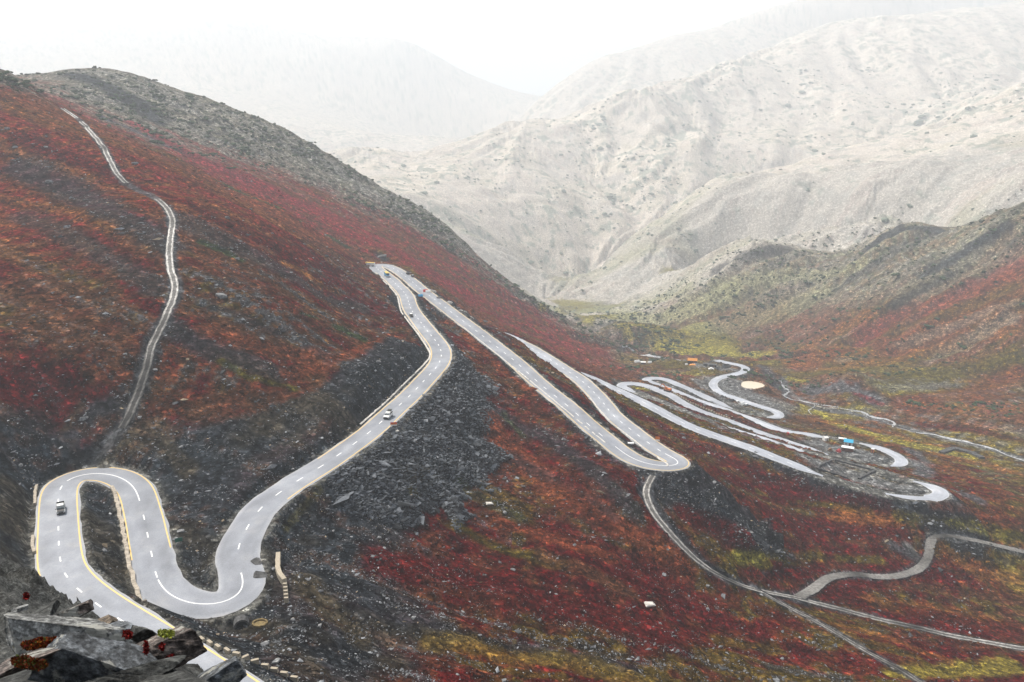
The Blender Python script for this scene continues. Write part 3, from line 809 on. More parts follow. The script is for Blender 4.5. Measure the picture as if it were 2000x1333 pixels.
# regions by where they lie
left_hill = (A2 < 0.0) & (R2 < 640)
paint(np.where(left_hill, sstep(0.7, 1.7, rockn + b1) * (1 - .8 * sstep(-.19, -.12, Tn0)), 0), 'slate', 0.8)
paint(np.where(left_hill, sstep(1.2, 2.4, rockn - b1), 0), 'scree', 0.6)
lowr = (A2 > -0.25) & (R2 < 640)
lowl = (1 - sstep(-.40, -.30, Tn0)) * 0
paint(np.where(lowr & (R2 < 360), sstep(-.19, -.14, A2 + .02 * b1), 0), 'red', .45)
paint((1 - sstep(-.21, -.16, A2 + .02 * b1)) * (1 - sstep(255, 280, R2)), 'slate', .8)
paint((1 - sstep(-.21, -.16, A2)) * (1 - sstep(255, 280, R2)) * sstep(0, 1.2, b1 * 2 + s2 * .5), 'soil', .6)
paint(np.where(lowr & ~left_hill, sstep(.2, 1.3, -s3 * .8 - b2 * 2 + s2 * .5), 0), 'olive', 0.6)
paint(np.where(lowr & ~left_hill, sstep(1.5, 2.4, rockn + b1), 0), 'slate', 0.6)
paint(np.where(left_hill, sstep(-.19, -.10, Tn0), 0), 'rust', .55)
paint(np.where(left_hill, sstep(-.19, -.10, Tn0) * sstep(.2, 1.2, s2 * .8 - s3 * .4), 0), 'orange', .45)
paint(np.where(left_hill, sstep(-.19, -.10, Tn0) * sstep(.5, 1.4, s3 - s2 * .3), 0), 'crimson', .5)
# left ridge
lr_m = sstep(620, 680, R2) * (1 - sstep(1500, 1700, R2)) * (1 - sstep(0.10, 0.30, A2))
ul = []
for u_, v_ in ((-200, 120), (30, 165), (130, 195), (300, 275), (438, 306), (547, 342), (613, 370), (700, 402), (781, 432), (860, 472), (940, 528), (1000, 572), (1060, 606), (1130, 645), (1250, 700)):
    d_ = ray(u_, v_); ul.append((math.atan2(d_[0], d_[1]), d_[2] / math.hypot(d_[0], d_[1])))
ul = np.array(ul)
up = sstep(-0.010, 0.014, Tn0 - np.interp(A2, ul[:, 0], ul[:, 1]) + 0.012 * b1 + .006 * s2)
paint(lr_m, 'rust', 0.6); paint(lr_m * sstep(-0.6, .8, s3 + s2 * .5), 'crimson', 0.8); paint(lr_m * sstep(.6, 1.6, -s3 + s2 * .5), 'brown', 0.6)
paint(lr_m * up, 'grey', 0.95); paint(lr_m * up * sstep(-.6, 1, s3), 'olive', .3); paint(lr_m * up * sstep(.2, 1.2, s2 - s3 * .3), 'tan', .4); paint(lr_m * up * sstep(0.2, 1.2, b3 * 2 + s1 * 0.4), 'green', 0.7)
# right hillside
rh = sstep(0.05, 0.2, A2) * sstep(560, 700, R2) * (1 - sstep(1500, 1800, R2))
paint(rh, 'brown', 0.6); paint(rh * sstep(-0.4, 1.0, s3 * 0.8 + b2 * 2.0), 'olive', 0.7); paint(rh * sstep(.3, 1.3, s2 - s3 * .5), 'pink', .4); paint(rh * sstep(0.2, 1.5, s2 * 0.8 - b1 * 2), 'orange', 0.4)
paint(rh * sstep(0.3, 1.4, s3 * 0.7 - b2 * 2), 'pink', 0.35)
paint(rh * sstep(0.8, 1.8, s2 * 0.7 + b1 * 2), 'tan', 0.5)
hi = rh * sstep(1000, 1150, R2 + 60 * b2) * sstep(-0.235, -0.19, T + 0.01 * b1)
paint(hi, 'grey', 0.8); paint(hi * sstep(-.2, 1, s3), 'olive', .35); paint(hi * sstep(-.3, .9, -s3 + b1), 'fargrass', .5); paint(hi * sstep(0.8, 1.8, s2 + b1 * 2), 'slate', 0.4); paint(hi * sstep(.4, 1.3, -s3 + s2 * .4), 'rust', .35); paint(hi * sstep(0.6, 1.2, b3 * 3), 'green', 0.6)
vm = sstep(.10, .2, A2) * sstep(360, 400, R2) * (1 - sstep(820, 900, R2)) * (1 - sstep(.12, .30, slope0))
paint(vm * sstep(-.3, .5, b1 + b2 * .8 + .15 * s2), 'olive', .8); paint(vm * sstep(.1, .6, b1 - b2 * .6), 'lime', .55); paint(vm * sstep(.2, .7, -b1 + b2 * .5 + .1 * s2), 'ochre', .6); paint(vm * sstep(.9, 1.6, -s3 + b1), 'gravel', .5)
# far side: bare grey rock, dry grass, dots of juniper, haze brightness painted in
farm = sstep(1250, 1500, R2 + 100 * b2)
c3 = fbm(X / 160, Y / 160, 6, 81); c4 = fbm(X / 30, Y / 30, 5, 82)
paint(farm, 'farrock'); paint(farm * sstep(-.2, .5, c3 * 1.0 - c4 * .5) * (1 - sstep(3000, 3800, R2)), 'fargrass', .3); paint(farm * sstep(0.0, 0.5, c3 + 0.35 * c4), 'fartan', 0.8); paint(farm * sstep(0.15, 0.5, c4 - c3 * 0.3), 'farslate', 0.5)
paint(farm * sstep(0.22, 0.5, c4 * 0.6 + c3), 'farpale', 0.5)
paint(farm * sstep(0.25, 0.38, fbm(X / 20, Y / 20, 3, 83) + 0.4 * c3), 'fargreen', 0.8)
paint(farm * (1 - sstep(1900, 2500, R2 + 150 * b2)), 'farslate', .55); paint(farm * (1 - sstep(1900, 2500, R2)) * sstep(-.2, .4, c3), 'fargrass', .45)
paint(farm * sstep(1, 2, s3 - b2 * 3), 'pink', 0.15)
vf = sstep(800, 950, R2) * (1 - sstep(1700, 2100, R2)) * (1 - sstep(-0.19, -0.175, T)) * sstep(-0.05, 0.1, A2) * (1 - sstep(0.12, 0.28, slope0))
paint(vf, 'olive', 0.8); paint(vf * sstep(-0.4, 0.3, b1), 'lime', 0.75)
# cuts and tipped fill by the road
e = d_road - HW
wobble = b3 * 1.5 + hf * 1.5
paint(m_cut * sstep(-1, 1, e + 4), 'dark', 0.92)
paint(m_fill, 'slate', 0.9)
paint(1 - sstep(3, 7, e + wobble * 3), 'slate', 0.8)
paint(m_trkcut * (1 - sstep(4, 9, d_trk + wobble)), 'slate', 0.9)
for st in STROKES:
    stroke(*st[:3], **(st[3] if len(st) > 3 else {}))
nl = (1 - sstep(-.12, -.06, A2)) * (1 - sstep(285, 310, R2)) * (C.max(-1) < .06)
paint(nl * sstep(-.1, .9, b1 * 1.5 + s3 * .35), 'soil', .65); paint(nl * sstep(.5, 1.3, s2 * .6 - b1), 'brown', .45)
paint((1 - sstep(1.5, 3.5, d_trk + wobble * .6)), 'scree', 0.8)
paint((1 - sstep(0.4, 1.8, e + wobble * 1.3)), 'grey', 0.5)
paint((1 - sstep(0.2, 1.2, e + wobble)), 'pale', 0.12)
nf = (1 - .75 * farm)[..., None]
C *= (1 + 0.30 * hf[..., None] * nf) * (1 + 0.16 * nf * np.clip(s1, -2, 2)[..., None])
C = np.clip(C, 0.004, 0.8)
Rk = np.clip(0.35 + 0.3 * rockn, 0, 1)

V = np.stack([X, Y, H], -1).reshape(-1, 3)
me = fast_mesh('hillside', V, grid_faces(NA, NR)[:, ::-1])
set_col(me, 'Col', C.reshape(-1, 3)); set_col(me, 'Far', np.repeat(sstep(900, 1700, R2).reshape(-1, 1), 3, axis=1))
m = Mat('ground', 1.0, 0.0)
att = m.node('ShaderNodeAttribute', attribute_name='Col')
geo = m.node('ShaderNodeNewGeometry')
big = m.noise(0.22, 11, 0.72, geo.outputs['Position'])
fine = m.noise(1.3, 5, 0.65, geo.outputs['Position'])
att2 = m.node('ShaderNodeAttribute', attribute_name='Far'); sepf = m.node('ShaderNodeSeparateColor'); m.l.new(att2.outputs['Color'], sepf.inputs[0])
nearf = m.math('SUBTRACT', 1.0, m.math('MULTIPLY', sepf.outputs[0], 0.6))
col = m.mix(nearf, att.outputs['Color'], m.ramp(big.outputs['Fac'], [(0.33, 0.25), (0.5, 0.9), (0.68, 2.2)]), 'MULTIPLY')
warp = m.node('ShaderNodeVectorMath', operation='MULTIPLY_ADD')
m.l.new(fine.outputs['Color'], warp.inputs[0]); warp.inputs[1].default_value = (0.9, 0.9, 0.9); m.l.new(geo.outputs['Position'], warp.inputs[2])
cell = m.noise(0.85, vec=warp.outputs[0], typ='ShaderNodeTexVoronoi')
cs = m.node('ShaderNodeSeparateColor'); m.l.new(cell.outputs['Color'], cs.inputs[0])
col = m.mix(nearf, col, m.ramp(cs.outputs[0], [(0.0, 0.45), (0.55, 0.9), (0.9, 1.35), (0.97, 2.4)]), 'MULTIPLY')
cell2 = m.noise(0.28, vec=warp.outputs[0], typ='ShaderNodeTexVoronoi')
cs2 = m.node('ShaderNodeSeparateColor'); m.l.new(cell2.outputs['Color'], cs2.inputs[0])
col = m.mix(nearf, col, m.ramp(cs2.outputs[1], [(0.0, 0.65), (1.0, 1.3)]), 'MULTIPLY')
nb = m.bump(big.outputs['Fac'], 0.9, 2.0)
nb = m.bump(cell.outputs['Distance'], 0.7, 0.6, nb)
nb = m.bump(fine.outputs['Fac'], 0.7, 0.3, nb)
terr = link('hillside', me, m.out(col, nb))
tag(terr, kind='structure')

# ------------------------------------------------------------------ road surface and its paint
RL = np.concatenate([[0], np.cumsum(np.linalg.norm(np.diff(ROAD[:, :2], axis=0), axis=1))])
edge = [HWS + 0.4 * (vnoise(RL / 3.1, RL * 0, s) + vnoise(RL / 0.9 * 0 + RL / 9, RL * 0, s + 5)) - 0.25 for s in (1, 2)]
Sd = side(ROAD)
hin = (HWS - 0.5)[:, None]
RV = np.stack([ROAD - Sd * edge[0][:, None] + np.array((0, 0, -0.12)), ROAD - Sd * hin, ROAD + np.array((0, 0, 0.06)), ROAD + Sd * hin, ROAD + Sd * edge[1][:, None] + np.array((0, 0, -0.12))], 1)
def s_at(u, v, lo=0, hi=1e9):
    """length along the road of the point nearest to a direction"""
    d = ray(u, v); d = d / np.linalg.norm(d)
    P = ROAD / np.linalg.norm(ROAD, axis=1)[:, None]
    q = (P @ d)
    q[(RL < lo) | (RL > hi)] = -1
    return RL[np.argmax(q)]


# stretches still unpaved and spread with gravel
ch = lambda z, tol=1e9: RL[np.argmin(np.abs(ROAD[:, 2] - z))]
GAPS = []
for a_, b_, z0_, z1_ in (((1600, 920), (1732, 967), -186, -177), ((1788, 940), (1568, 882), -200, -190.5), ((1409, 832), (1240, 766), -204, -198), ((1612, 886), (1738, 911), -216, -210), ((1683, 867), (1612, 855), -221, -216.5), ((1428, 798), (1497, 816), -234, -229)):
    lo_, hi_ = RL[ROAD[:, 2] > z1_].max(), RL[ROAD[:, 2] < z0_].min()
    GAPS.append((s_at(*a_, lo_, hi_), s_at(*b_, lo_, hi_)))
fr = grid_faces(len(ROAD), 5)
mid_s = RL[(fr[:, 0] // 5)]
for a_, b_ in GAPS:
    print('gap', a_, b_)
    keep = ~((mid_s > a_) & (mid_s < b_)); fr = fr[keep]; mid_s = mid_s[keep]
tq = (RL > s_at(1732, 967, 900, 1900)) & (RL < s_at(1815, 972, 900, 1900)); edge[0] = np.where(tq, edge[0] * .55, edge[0]); edge[1] = np.where(tq, edge[1] * .55, edge[1])
# (the surface narrows to a ragged tongue where it runs out under the gravel)
for a_, b_ in GAPS:
    tp = np.where(RL <= (a_ + b_) / 2, sstep(-1, 11, a_ - RL), sstep(-1, 11, RL - b_))
    edge = [q * (.25 + .75 * tp) for q in edge]
set_w = np.array([-1, -.88, -.72, -.55, -.36, -.18, 0, .18, .36, .55, .72, .88, 1.0])
z_off = 0.06 * (1 - np.abs(set_w) / .9); z_off[[0, -1]] = -0.12
hwL, hwR = edge
RV = np.stack([ROAD + Sd * (np.where(k < 0, hwL, hwR) * k)[:, None] + np.array((0, 0, z)) for k, z in zip(set_w, z_off)], 1)
fr0 = grid_faces(len(ROAD), 13); ms = RL[fr0[:, 0] // 13]
keep = np.ones(len(fr0), bool)
for a_, b_ in GAPS: keep &= ~((ms > a_) & (ms < b_))
me = fast_mesh('road', RV.reshape(-1, 3), fr0[keep])
ww = set_w[None] * 5 + 0 * RL[:, None]; ll = RL[:, None] + 0 * ww
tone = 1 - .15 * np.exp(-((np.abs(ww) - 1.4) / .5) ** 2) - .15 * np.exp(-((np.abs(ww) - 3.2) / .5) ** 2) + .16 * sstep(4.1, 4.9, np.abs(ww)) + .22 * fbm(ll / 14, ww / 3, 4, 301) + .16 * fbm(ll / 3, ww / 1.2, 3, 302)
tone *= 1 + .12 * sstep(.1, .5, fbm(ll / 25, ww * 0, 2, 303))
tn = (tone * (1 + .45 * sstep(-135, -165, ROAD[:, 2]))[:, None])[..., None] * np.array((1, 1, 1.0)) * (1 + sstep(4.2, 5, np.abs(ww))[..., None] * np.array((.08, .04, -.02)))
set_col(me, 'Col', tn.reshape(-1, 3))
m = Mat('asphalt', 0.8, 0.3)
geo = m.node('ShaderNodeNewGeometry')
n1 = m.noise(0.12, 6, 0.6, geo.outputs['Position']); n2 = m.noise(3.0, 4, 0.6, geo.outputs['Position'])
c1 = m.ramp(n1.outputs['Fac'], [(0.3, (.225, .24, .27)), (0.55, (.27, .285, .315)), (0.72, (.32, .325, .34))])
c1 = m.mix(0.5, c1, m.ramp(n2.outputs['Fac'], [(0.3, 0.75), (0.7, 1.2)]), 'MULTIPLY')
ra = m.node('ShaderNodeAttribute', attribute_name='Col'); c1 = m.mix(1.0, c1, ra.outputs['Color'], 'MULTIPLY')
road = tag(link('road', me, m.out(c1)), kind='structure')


def stripe(s0, s1, off, w, lift):
    n = max(2, int((s1 - s0) / 1.5) + 1)
    s = np.linspace(s0, s1, n)
    P = np.stack([np.interp(s, RL, ROAD[:, k]) for k in range(3)], 1)
    S = np.stack([np.interp(s, RL, Sd[:, k]) for k in range(3)], 1)
    zt = 0.06 * (1 - abs(off) / 4.6) + lift
    return np.stack([P + S * (off - w / 2), P + S * (off + w / 2)], 1).reshape(-1, 3) + np.array((0, 0, zt)), grid_faces(n, 2)


def gather(parts):
    V = []; Fq = []; o = 0
    for v, f in parts:
        V.append(v); Fq.append(f + o); o += len(v)
    return np.vstack(V), np.vstack(Fq)


S = {k: s_at(*p) for k, p in dict(arc0=(128, 940), arc1=(284, 1021), solid0=(305, 1119), solid1=(466, 1120), y1=(334, 1088), yl0=(500, 1085), leg2=(1203, 874), leg2b=(1315, 893), end3=(1030, 678), leg4=(1340, 828), leg4b=(1460, 870), yb=(490, 990)).items()}
S['y1'] = s_at(300, 1085, 80, 260); S['leg3'] = s_at(1290, 882, 900, 1200)
whites = [stripe(S['arc0'], S['arc1'] - 14, 0, 0.3, 0.03), stripe(S['solid0'] + 4, S['solid1'], 0, 0.3, 0.03), stripe(S['leg2'], s_at(1299, 888, S['leg2']), 0, 0.3, 0.03)]
solid = [(S['arc0'], S['arc1'] - 14), (S['solid0'] + 4, S['solid1']), (S['leg2'], s_at(1299, 888, S['leg2']))]
s = 3.0
while s < s_at(1595, 923):
    if not any(a - 3 < s < b + 2 for a, b in solid):
        whites.append(stripe(s, s + 3.0, 0, 0.32, 0.03))
    s += 10.3
Vw, Fw = gather(whites)
m = Mat('white_paint', 0.6); m.b.inputs['Base Color'].default_value = (.8, .8, .8, 1)
tag(link('lane_marking', fast_mesh('lane_marking', Vw, Fw), m.m), kind='structure')
yl = []
h2 = s_at(1317, 913); e3 = s_at(1013, 668, h2)
yb = s_at(484, 1010); ya = s_at(480, 1050)
sE = s_at(464, 1100, 300)
# left of travel / right of travel edges, with the worn gaps
for a, b, off in ((0, S['y1'], 4.55), (0, S['y1'] - 2, -4.55), (sE + 10, h2 + 40, 4.55), (sE + 38, s_at(745, 533), -4.55), (s_at(757, 520), e3, -4.55), (h2 + 40, e3, 4.55)):
    yl.append(stripe(a, b, off, 0.34, 0.03))
Vy, Fy = gather(yl)
m = Mat('yellow_paint', 0.6)
n = m.noise(0.6, 4); m.out(m.ramp(n.outputs['Fac'], [(0.3, (.62, .44, .14)), (0.6, (.74, .52, .2))]))
tag(link('edge_marking', fast_mesh('edge_marking', Vy, Fy), m.m), kind='structure')


# dirt tracks: two pale wheel ruts on a gravel bed
m = Mat('track_gravel', 0.95, 0.1)
att = m.node('ShaderNodeAttribute', attribute_name='Col')
geo = m.node('ShaderNodeNewGeometry')
n1 = m.noise(0.8, 8, 0.7, geo.outputs['Position'])
m_track = m.out(m.mix(1.0, att.outputs['Color'], m.ramp(n1.outputs['Fac'], [(0.35, 0.55), (0.65, 1.5)]), 'MULTIPLY'), m.bump(n1.outputs['Fac'], 0.6, 0.2))
for k, (Q, _, _, _) in enumerate(TRK):
    hw = (1.5, 1.5, 0.8, 2.3)[k]
    offs = [-hw, -0.9 * hw, -0.62 * hw, -0.35 * hw, 0.35 * hw, 0.62 * hw, 0.9 * hw, hw]
    lift = [-0.12, 0.0, -0.03, 0.03, 0.03, -0.03, 0.0, -0.12]
    V = ribbon(Q, offs, lift) + np.array((0, 0, 0.03))
    w = fbm(np.arange(len(Q)) / 9., np.zeros(len(Q)), 3, 5)[:, None]
    V[:, :, :2] += (side(Q)[:, None, :2] * (0.7 * w + .12 * rng.normal(0, 1, (len(Q), 8)))[:, :, None])
    tone = np.array([.11, .20, .46, .12, .12, .46, .20, .11])[None] * (1 + 0.9 * w) * (1 + .5 * rng.normal(0, .22, (len(Q), 8)).clip(-1, 1))
    if k in (1, 2): tone = tone * (0.5 + .2 * (k == 1))
    if k == 3: tone = np.full((1, 8), .13) * (1 + .9 * w)
    if k == 0: tone = tone * np.clip((len(Q) - np.arange(len(Q))) / 60., 0.55, 1)[:, None]
    Cc = tone[..., None] * np.array((1.0, .96, .9))
    fq = grid_faces(len(Q), 8); sl = fq[:, 0] // 8
    if k == 0:      # washed out in two places
        pr_ = Q / np.linalg.norm(Q, axis=1)[:, None]
        near_i = lambda u, v: int(np.argmax(pr_ @ (ray(u, v) / np.linalg.norm(ray(u, v)))))
        fq = fq[~((sl > near_i(243, 357)) & (sl < near_i(306, 389))) & (sl < near_i(240, 836)) & ~((sl > near_i(150, 230)) & (sl < near_i(158, 238)))]
    me = fast_mesh('track', V.reshape(-1, 3), fq)
    set_col(me, 'Col', Cc.reshape(-1, 3))
    tag(link('track', me, m_track), kind='structure')

# ------------------------------------------------------------------ things: helpers
def plain(name, col, rough=0.6, var=0.12, scale=4.0, metal=0.0, spec=0.4):
    m = Mat(name, rough, spec)
    m.b.inputs['Metallic'].default_value = metal
    tc = m.node('ShaderNodeTexCoord')
    n = m.noise(scale, 5, 0.6, tc.outputs['Object'])
    c = np.array(col)
    return m.out(m.ramp(n.outputs['Fac'], [(0.3, tuple(c * (1 - var * 1.5))), (0.7, tuple(np.minimum(c * (1 + var), 1)))]))


MT = dict(white=plain('white_body', (.74, .74, .72), .35), silver=plain('silver_body', (.32, .35, .35), .35), black=plain('black_plastic', (.02, .02, .022), .5), glass=plain('glass_dark', (.03, .045, .05), .12),
          rubber=plain('rubber', (.018, .018, .018), .8), steel=plain('steel', (.3, .3, .3), .4, metal=.6), blue=plain('blue_paint', (.03, .27, .50), .4), yellow=plain('yellow_body', (.70, .48, .06), .45),
          orange=plain('orange_paint', (.62, .17, .03), .5), red=plain('red_paint', (.50, .03, .025), .5), concrete=plain('concrete', (.38, .33, .25), .9, .25), cream=plain('cream_masonry', (.40, .35, .28), .9, .3, 1.5),
          pipe=plain('pale_cement', (.58, .55, .50), .9, .25, 1.0), stone=plain('dark_masonry', (.085, .085, .085), .95, .6, 1.2), green=plain('green_paint', (.01, .10, .07), .5), bark=plain('brown_board', (.16, .06, .035), .8, .3),
          canvas=plain('white_canvas', (.78, .78, .76), .8), tarp=plain('brown_canvas', (.22, .13, .07), .85, .3), cyan=plain('blue_sheet', (.04, .42, .66), .5), sand=plain('yellow_soil', (.20, .145, .06), .95, .35, 2.0), dark=plain('opening_shade', (.006, .006, .006), .9),
          lamp=plain('headlamp_glass', (.8, .8, .78), .15), lampred=plain('tail_lamp', (.4, .02, .02), .3), orangecloth=plain('orange_canvas', (.70, .28, .05), .8, .2), greycanvas=plain('grey_load', (.10, .105, .09), .9, .5))


def thing(name, label, cat, loc, rz=0.0, group=None, tilt=None):
    o = bpy.data.objects.new(name, None)
    COL.objects.link(o)
    o.location = loc
    o.rotation_euler = (0, 0, rz) if tilt is None else (tilt[0], tilt[1], rz)
    o.empty_display_size = 0.5
    return tag(o, label, cat, group)


class BM:
    def __init__(self):
        self.b = bmesh.new()

    def box(self, c, s, top=(1, 1), sh=(0, 0), rz=0.0):
        """box centred at c with size s; the top face scaled and shifted"""
        vs = []
        for z in (-1, 1):
            for x, y in ((-1, -1), (1, -1), (1, 1), (-1, 1)):
                k = top if z > 0 else (1, 1)
                d = sh if z > 0 else (0, 0)
                px, py = x * s[0] / 2 * k[0] + d[0], y * s[1] / 2 * k[1] + d[1]
                if rz:
                    px, py = px * math.cos(rz) - py * math.sin(rz), px * math.sin(rz) + py * math.cos(rz)
                vs.append(self.b.verts.new((c[0] + px, c[1] + py, c[2] + z * s[2] / 2)))
        for f in ((3, 2, 1, 0), (4, 5, 6, 7), (0, 1, 5, 4), (1, 2, 6, 5), (2, 3, 7, 6), (3, 0, 4, 7)):
            self.b.faces.new([vs[i] for i in f])
        return self

    def cyl(self, c, r, h, axis='Z', n=20, r2=None):
        M = Matrix.Translation(c)
        if axis == 'X': M = M @ Matrix.Rotation(math.pi / 2, 4, 'Y')
        if axis == 'Y': M = M @ Matrix.Rotation(math.pi / 2, 4, 'X')
        bmesh.ops.create_cone(self.b, cap_ends=True, segments=n, radius1=r, radius2=r if r2 is None else r2, depth=h, matrix=M)
        return self

    def prism(self, prof, x0, x1):
        """profile of (y, z) drawn out along x"""
        a = [self.b.verts.new((x0, y, z)) for y, z in prof]
        b = [self.b.verts.new((x1, y, z)) for y, z in prof]
        n = len(prof)
        self.b.faces.new(a[::-1]); self.b.faces.new(b)
        for i in range(n):
            self.b.faces.new((a[i], a[(i + 1) % n], b[(i + 1) % n], b[i]))
        return self

    def bar(self, p, q, w, h=None):
        p = Vector(p); q = Vector(q); d = q - p
        M = Matrix.Translation((p + q) / 2) @ d.to_track_quat('Y', 'Z').to_matrix().to_4x4() @ Matrix.Diagonal((w, d.length, h or w, 1))
        bmesh.ops.create_cube(self.b, size=1, matrix=M)
        return self

    def go(self, name, mat, parent=None, bevel=0.0, seg=2, smooth=False):
        if bevel:
            bmesh.ops.bevel(self.b, geom=list(self.b.edges), offset=bevel, segments=seg, affect='EDGES', profile=0.6, clamp_overlap=True)
        bmesh.ops.recalc_face_normals(self.b, faces=self.b.faces)
        me = bpy.data.meshes.new(name)
        self.b.to_mesh(me); self.b.free()
        if smooth:
            for p in me.polygons: p.use_smooth = True
        return link(name, me, mat, parent)


def on_road(u, v, lo=0, hi=1e9, off=0.0):
    s = s_at(u, v, lo, hi)
    p = np.array([np.interp(s, RL, ROAD[:, k]) for k in range(3)])
    sd = np.array([np.interp(s, RL, Sd[:, k]) for k in range(3)])
    q = p + sd * off
    t = np.array((-sd[1], sd[0]))
    return Vector((q[0], q[1], p[2] + 0.05)), math.atan2(t[1], t[0]) - math.pi / 2      # local +Y along increasing length


def off_for(u, v, lo=0, hi=1e9):
    """sideways offset on the road that faces the direction (u, v)"""
    s = s_at(u, v, lo, hi)
    p = np.array([np.interp(s, RL, ROAD[:, k]) for k in range(3)])
    q = PZ(u, v, p[2])
    sd = np.array([np.interp(s, RL, Sd[:, k]) for k in range(3)])
    return float((q - p) @ sd)


def wheels(t, w, y1, y2, r=0.38, wd=0.26):
    for y in (y1, y2):
        for sx in (-1, 1):
            o = BM().cyl((sx * (w / 2 - wd / 2), y, r), r, wd, 'X', 24).go('wheel', MT['rubber'], t, 0.03)
            BM().cyl((sx * (w / 2 + 0.005), y, r), r * 0.55, 0.03, 'X', 16).go('rim', MT['steel'], o)


def pickup(label, loc, rz):
    t = thing('pickup_truck', label, 'pickup truck', loc, rz)
    t.scale = (1.15,) * 3
    BM().prism([(-2.6, .45), (-2.62, .95), (-0.55, .98), (-0.5, 1.0), (1.1, 1.0), (1.15, 1.08), (2.45, .98), (2.6, .80), (2.62, .42)], -.9, .9).go('body', MT['silver'], t, 0.05)
    BM().box((0, 0.35, 1.40), (1.66, 1.9, .74), (.82, .70), (0, -.12)).go('cab', MT['silver'], t, 0.04)
    BM().box((0, 0.23, 1.795), (1.36, 1.36, .06)).go('roof', MT['white'], t, 0.02)
    BM().box((0, 1.04, 1.38), (1.46, .62, .50), (.80, .06), (0, -.24)).go('windscreen', MT['glass'], t)
    BM().box((0, -.52, 1.42), (1.40, .24, .42), (.85, .1), (0, .12)).go('rear_window', MT['glass'], t)
    for sx in (-1, 1):
        BM().box((sx * .765, .30, 1.42), (.14, 1.35, .42), (.1, .78), (-sx * .045, -.08)).go('side_window', MT['glass'], t)
        BM().box((sx * .66, 2.60, .78), (.34, .08, .17)).go('headlight', MT['lamp'], t, 0.02)
        BM().box((sx * .98, .95, 1.12), (.16, .1, .18)).go('wing_mirror', MT['black'], t, 0.02)
    BM().box((0, 2.64, .60), (1.6, .14, .30)).box((0, 2.62, .84), (.86, .05, .2)).go('bumper', MT['black'], t, 0.03)
    BM().box((0, 1.85, 1.06), (1.50, 1.3, .05), (.96, .96)).go('bonnet', MT['black'], t, 0.01)
    bed = BM().box((0, -1.6, .99), (1.5, 1.9, .03)).go('cargo_bed', MT['greycanvas'], t)
    BM().box((-.84, -1.6, 1.13), (.1, 2.04, .30)).box((.84, -1.6, 1.13), (.1, 2.04, .30)).go('bed_side', MT['silver'], bed, 0.02)
    BM().box((0, -2.62, 1.06), (1.72, .1, .46)).go('tailgate', MT['black'], t, 0.02)
    wheels(t, 1.84, 1.65, -1.65)
    return t


def wagon(label, loc, rz, roofcol='white', load=True, scale=1.0, body='white', name='off_road_car', cat='car', group=None):
    t = thing(name, label, cat, loc, rz, group)
    t.scale = (scale,) * 3
    BM().prism([(-2.25, .5), (-2.28, 1.08), (.85, 1.1), (2.05, 1.04), (2.22, .88), (2.25, .46)], -.92, .92).go('body', MT[body], t, 0.06)
    BM().box((0, -.62, 1.44), (1.70, 3.15, .74), (.86, .86), (0, -.06)).go('cabin', MT[body], t, 0.05)
    BM().box((0, -.68, 1.83), (1.42, 2.6, .05)).go('roof', MT[roofcol], t, 0.02)
    BM().box((0, .80, 1.42), (1.50, .40, .50), (.88, .1), (0, -.20)).go('windscreen', MT['glass'], t)
    for sx in (-1, 1):
        BM().box((sx * .79, -.65, 1.46), (.14, 2.6, .38), (.1, .88), (-sx * .05, 0)).go('side_window', MT['glass'], t)
        BM().box((sx * .68, 2.22, .84), (.28, .08, .2)).go('headlight', MT['lamp'], t, 0.02)
        BM().box((sx * 1.0, .62, 1.16), (.16, .1, .18)).go('wing_mirror', MT['black'], t, 0.02)
        BM().box((sx * .80, -2.27, .95), (.14, .05, .34)).go('tail_light', MT['lampred'], t)
    BM().box((0, -2.2, 1.5), (1.3, .12, .4), (.9, .3)).go('rear_window', MT['glass'], t)
    BM().box((0, 2.29, .52), (1.75, .16, .28)).box((0, 2.24, .78), (.9, .05, .22)).go('bumper', MT['black'], t, 0.03)
    if load:
        r = BM()
        for y in (-1.9, -1.2, -.5): r.box((0, y, 1.90), (1.36, .05, .05))
        for x in (-.66, .66): r.box((x, -1.2, 1.93), (.05, 1.6, .05))
        rk = r.go('roof_rack', MT['black'], t)
        BM().box((0, -1.45, 2.07), (1.2, .95, .26), (.9, .9)).box((.1, -.9, 2.02), (.8, .5, .16), (.9, .8)).go('luggage', MT['greycanvas'], rk, 0.05)
    wheels(t, 1.84, 1.42, -1.38)
    return t


def lorry(label, loc, rz, cab, box, group=None):
    t = thing('truck', label, 'truck', loc, rz, group)
    BM().box((0, -.4, .82), (1.0, 7.2, .24)).go('chassis', MT['black'], t)
    BM().box((0, 2.75, 1.72), (2.3, 1.6, 1.75), (.94, .86), (0, -.05)).go('cab', MT[cab], t, 0.07)
    BM().box((0, 3.50, 2.10), (1.9, .14, .62), (.95, .6), (0, -.06)).go('windscreen', MT['glass'], t)
    BM().box((0, 2.3, 2.86), (2.35, 1.5, .55), (1.0, 1.25), (0, .16)).go('crown_board', MT['yellow'], t, 0.04)
    BM().box((0, -1.2, 1.92), (2.4, 5.6, 1.9)).go('cargo_body', MT[box], t, 0.04)
    BM().box((0, -1.2, 2.98), (2.2, 5.3, .22), (.85, .95)).go('tarpaulin', MT['yellow'], t, 0.05)
    BM().box((0, 3.62, .86), (2.3, .2, .42)).go('bumper', MT['white'], t, 0.03)
    for sx in (-1, 1):
        BM().box((sx * .9, 3.60, 1.2), (.3, .08, .22)).go('headlight', MT['lamp'], t, 0.02)
    wheels(t, 2.3, 2.6, -2.4, .5, .34)
    return t


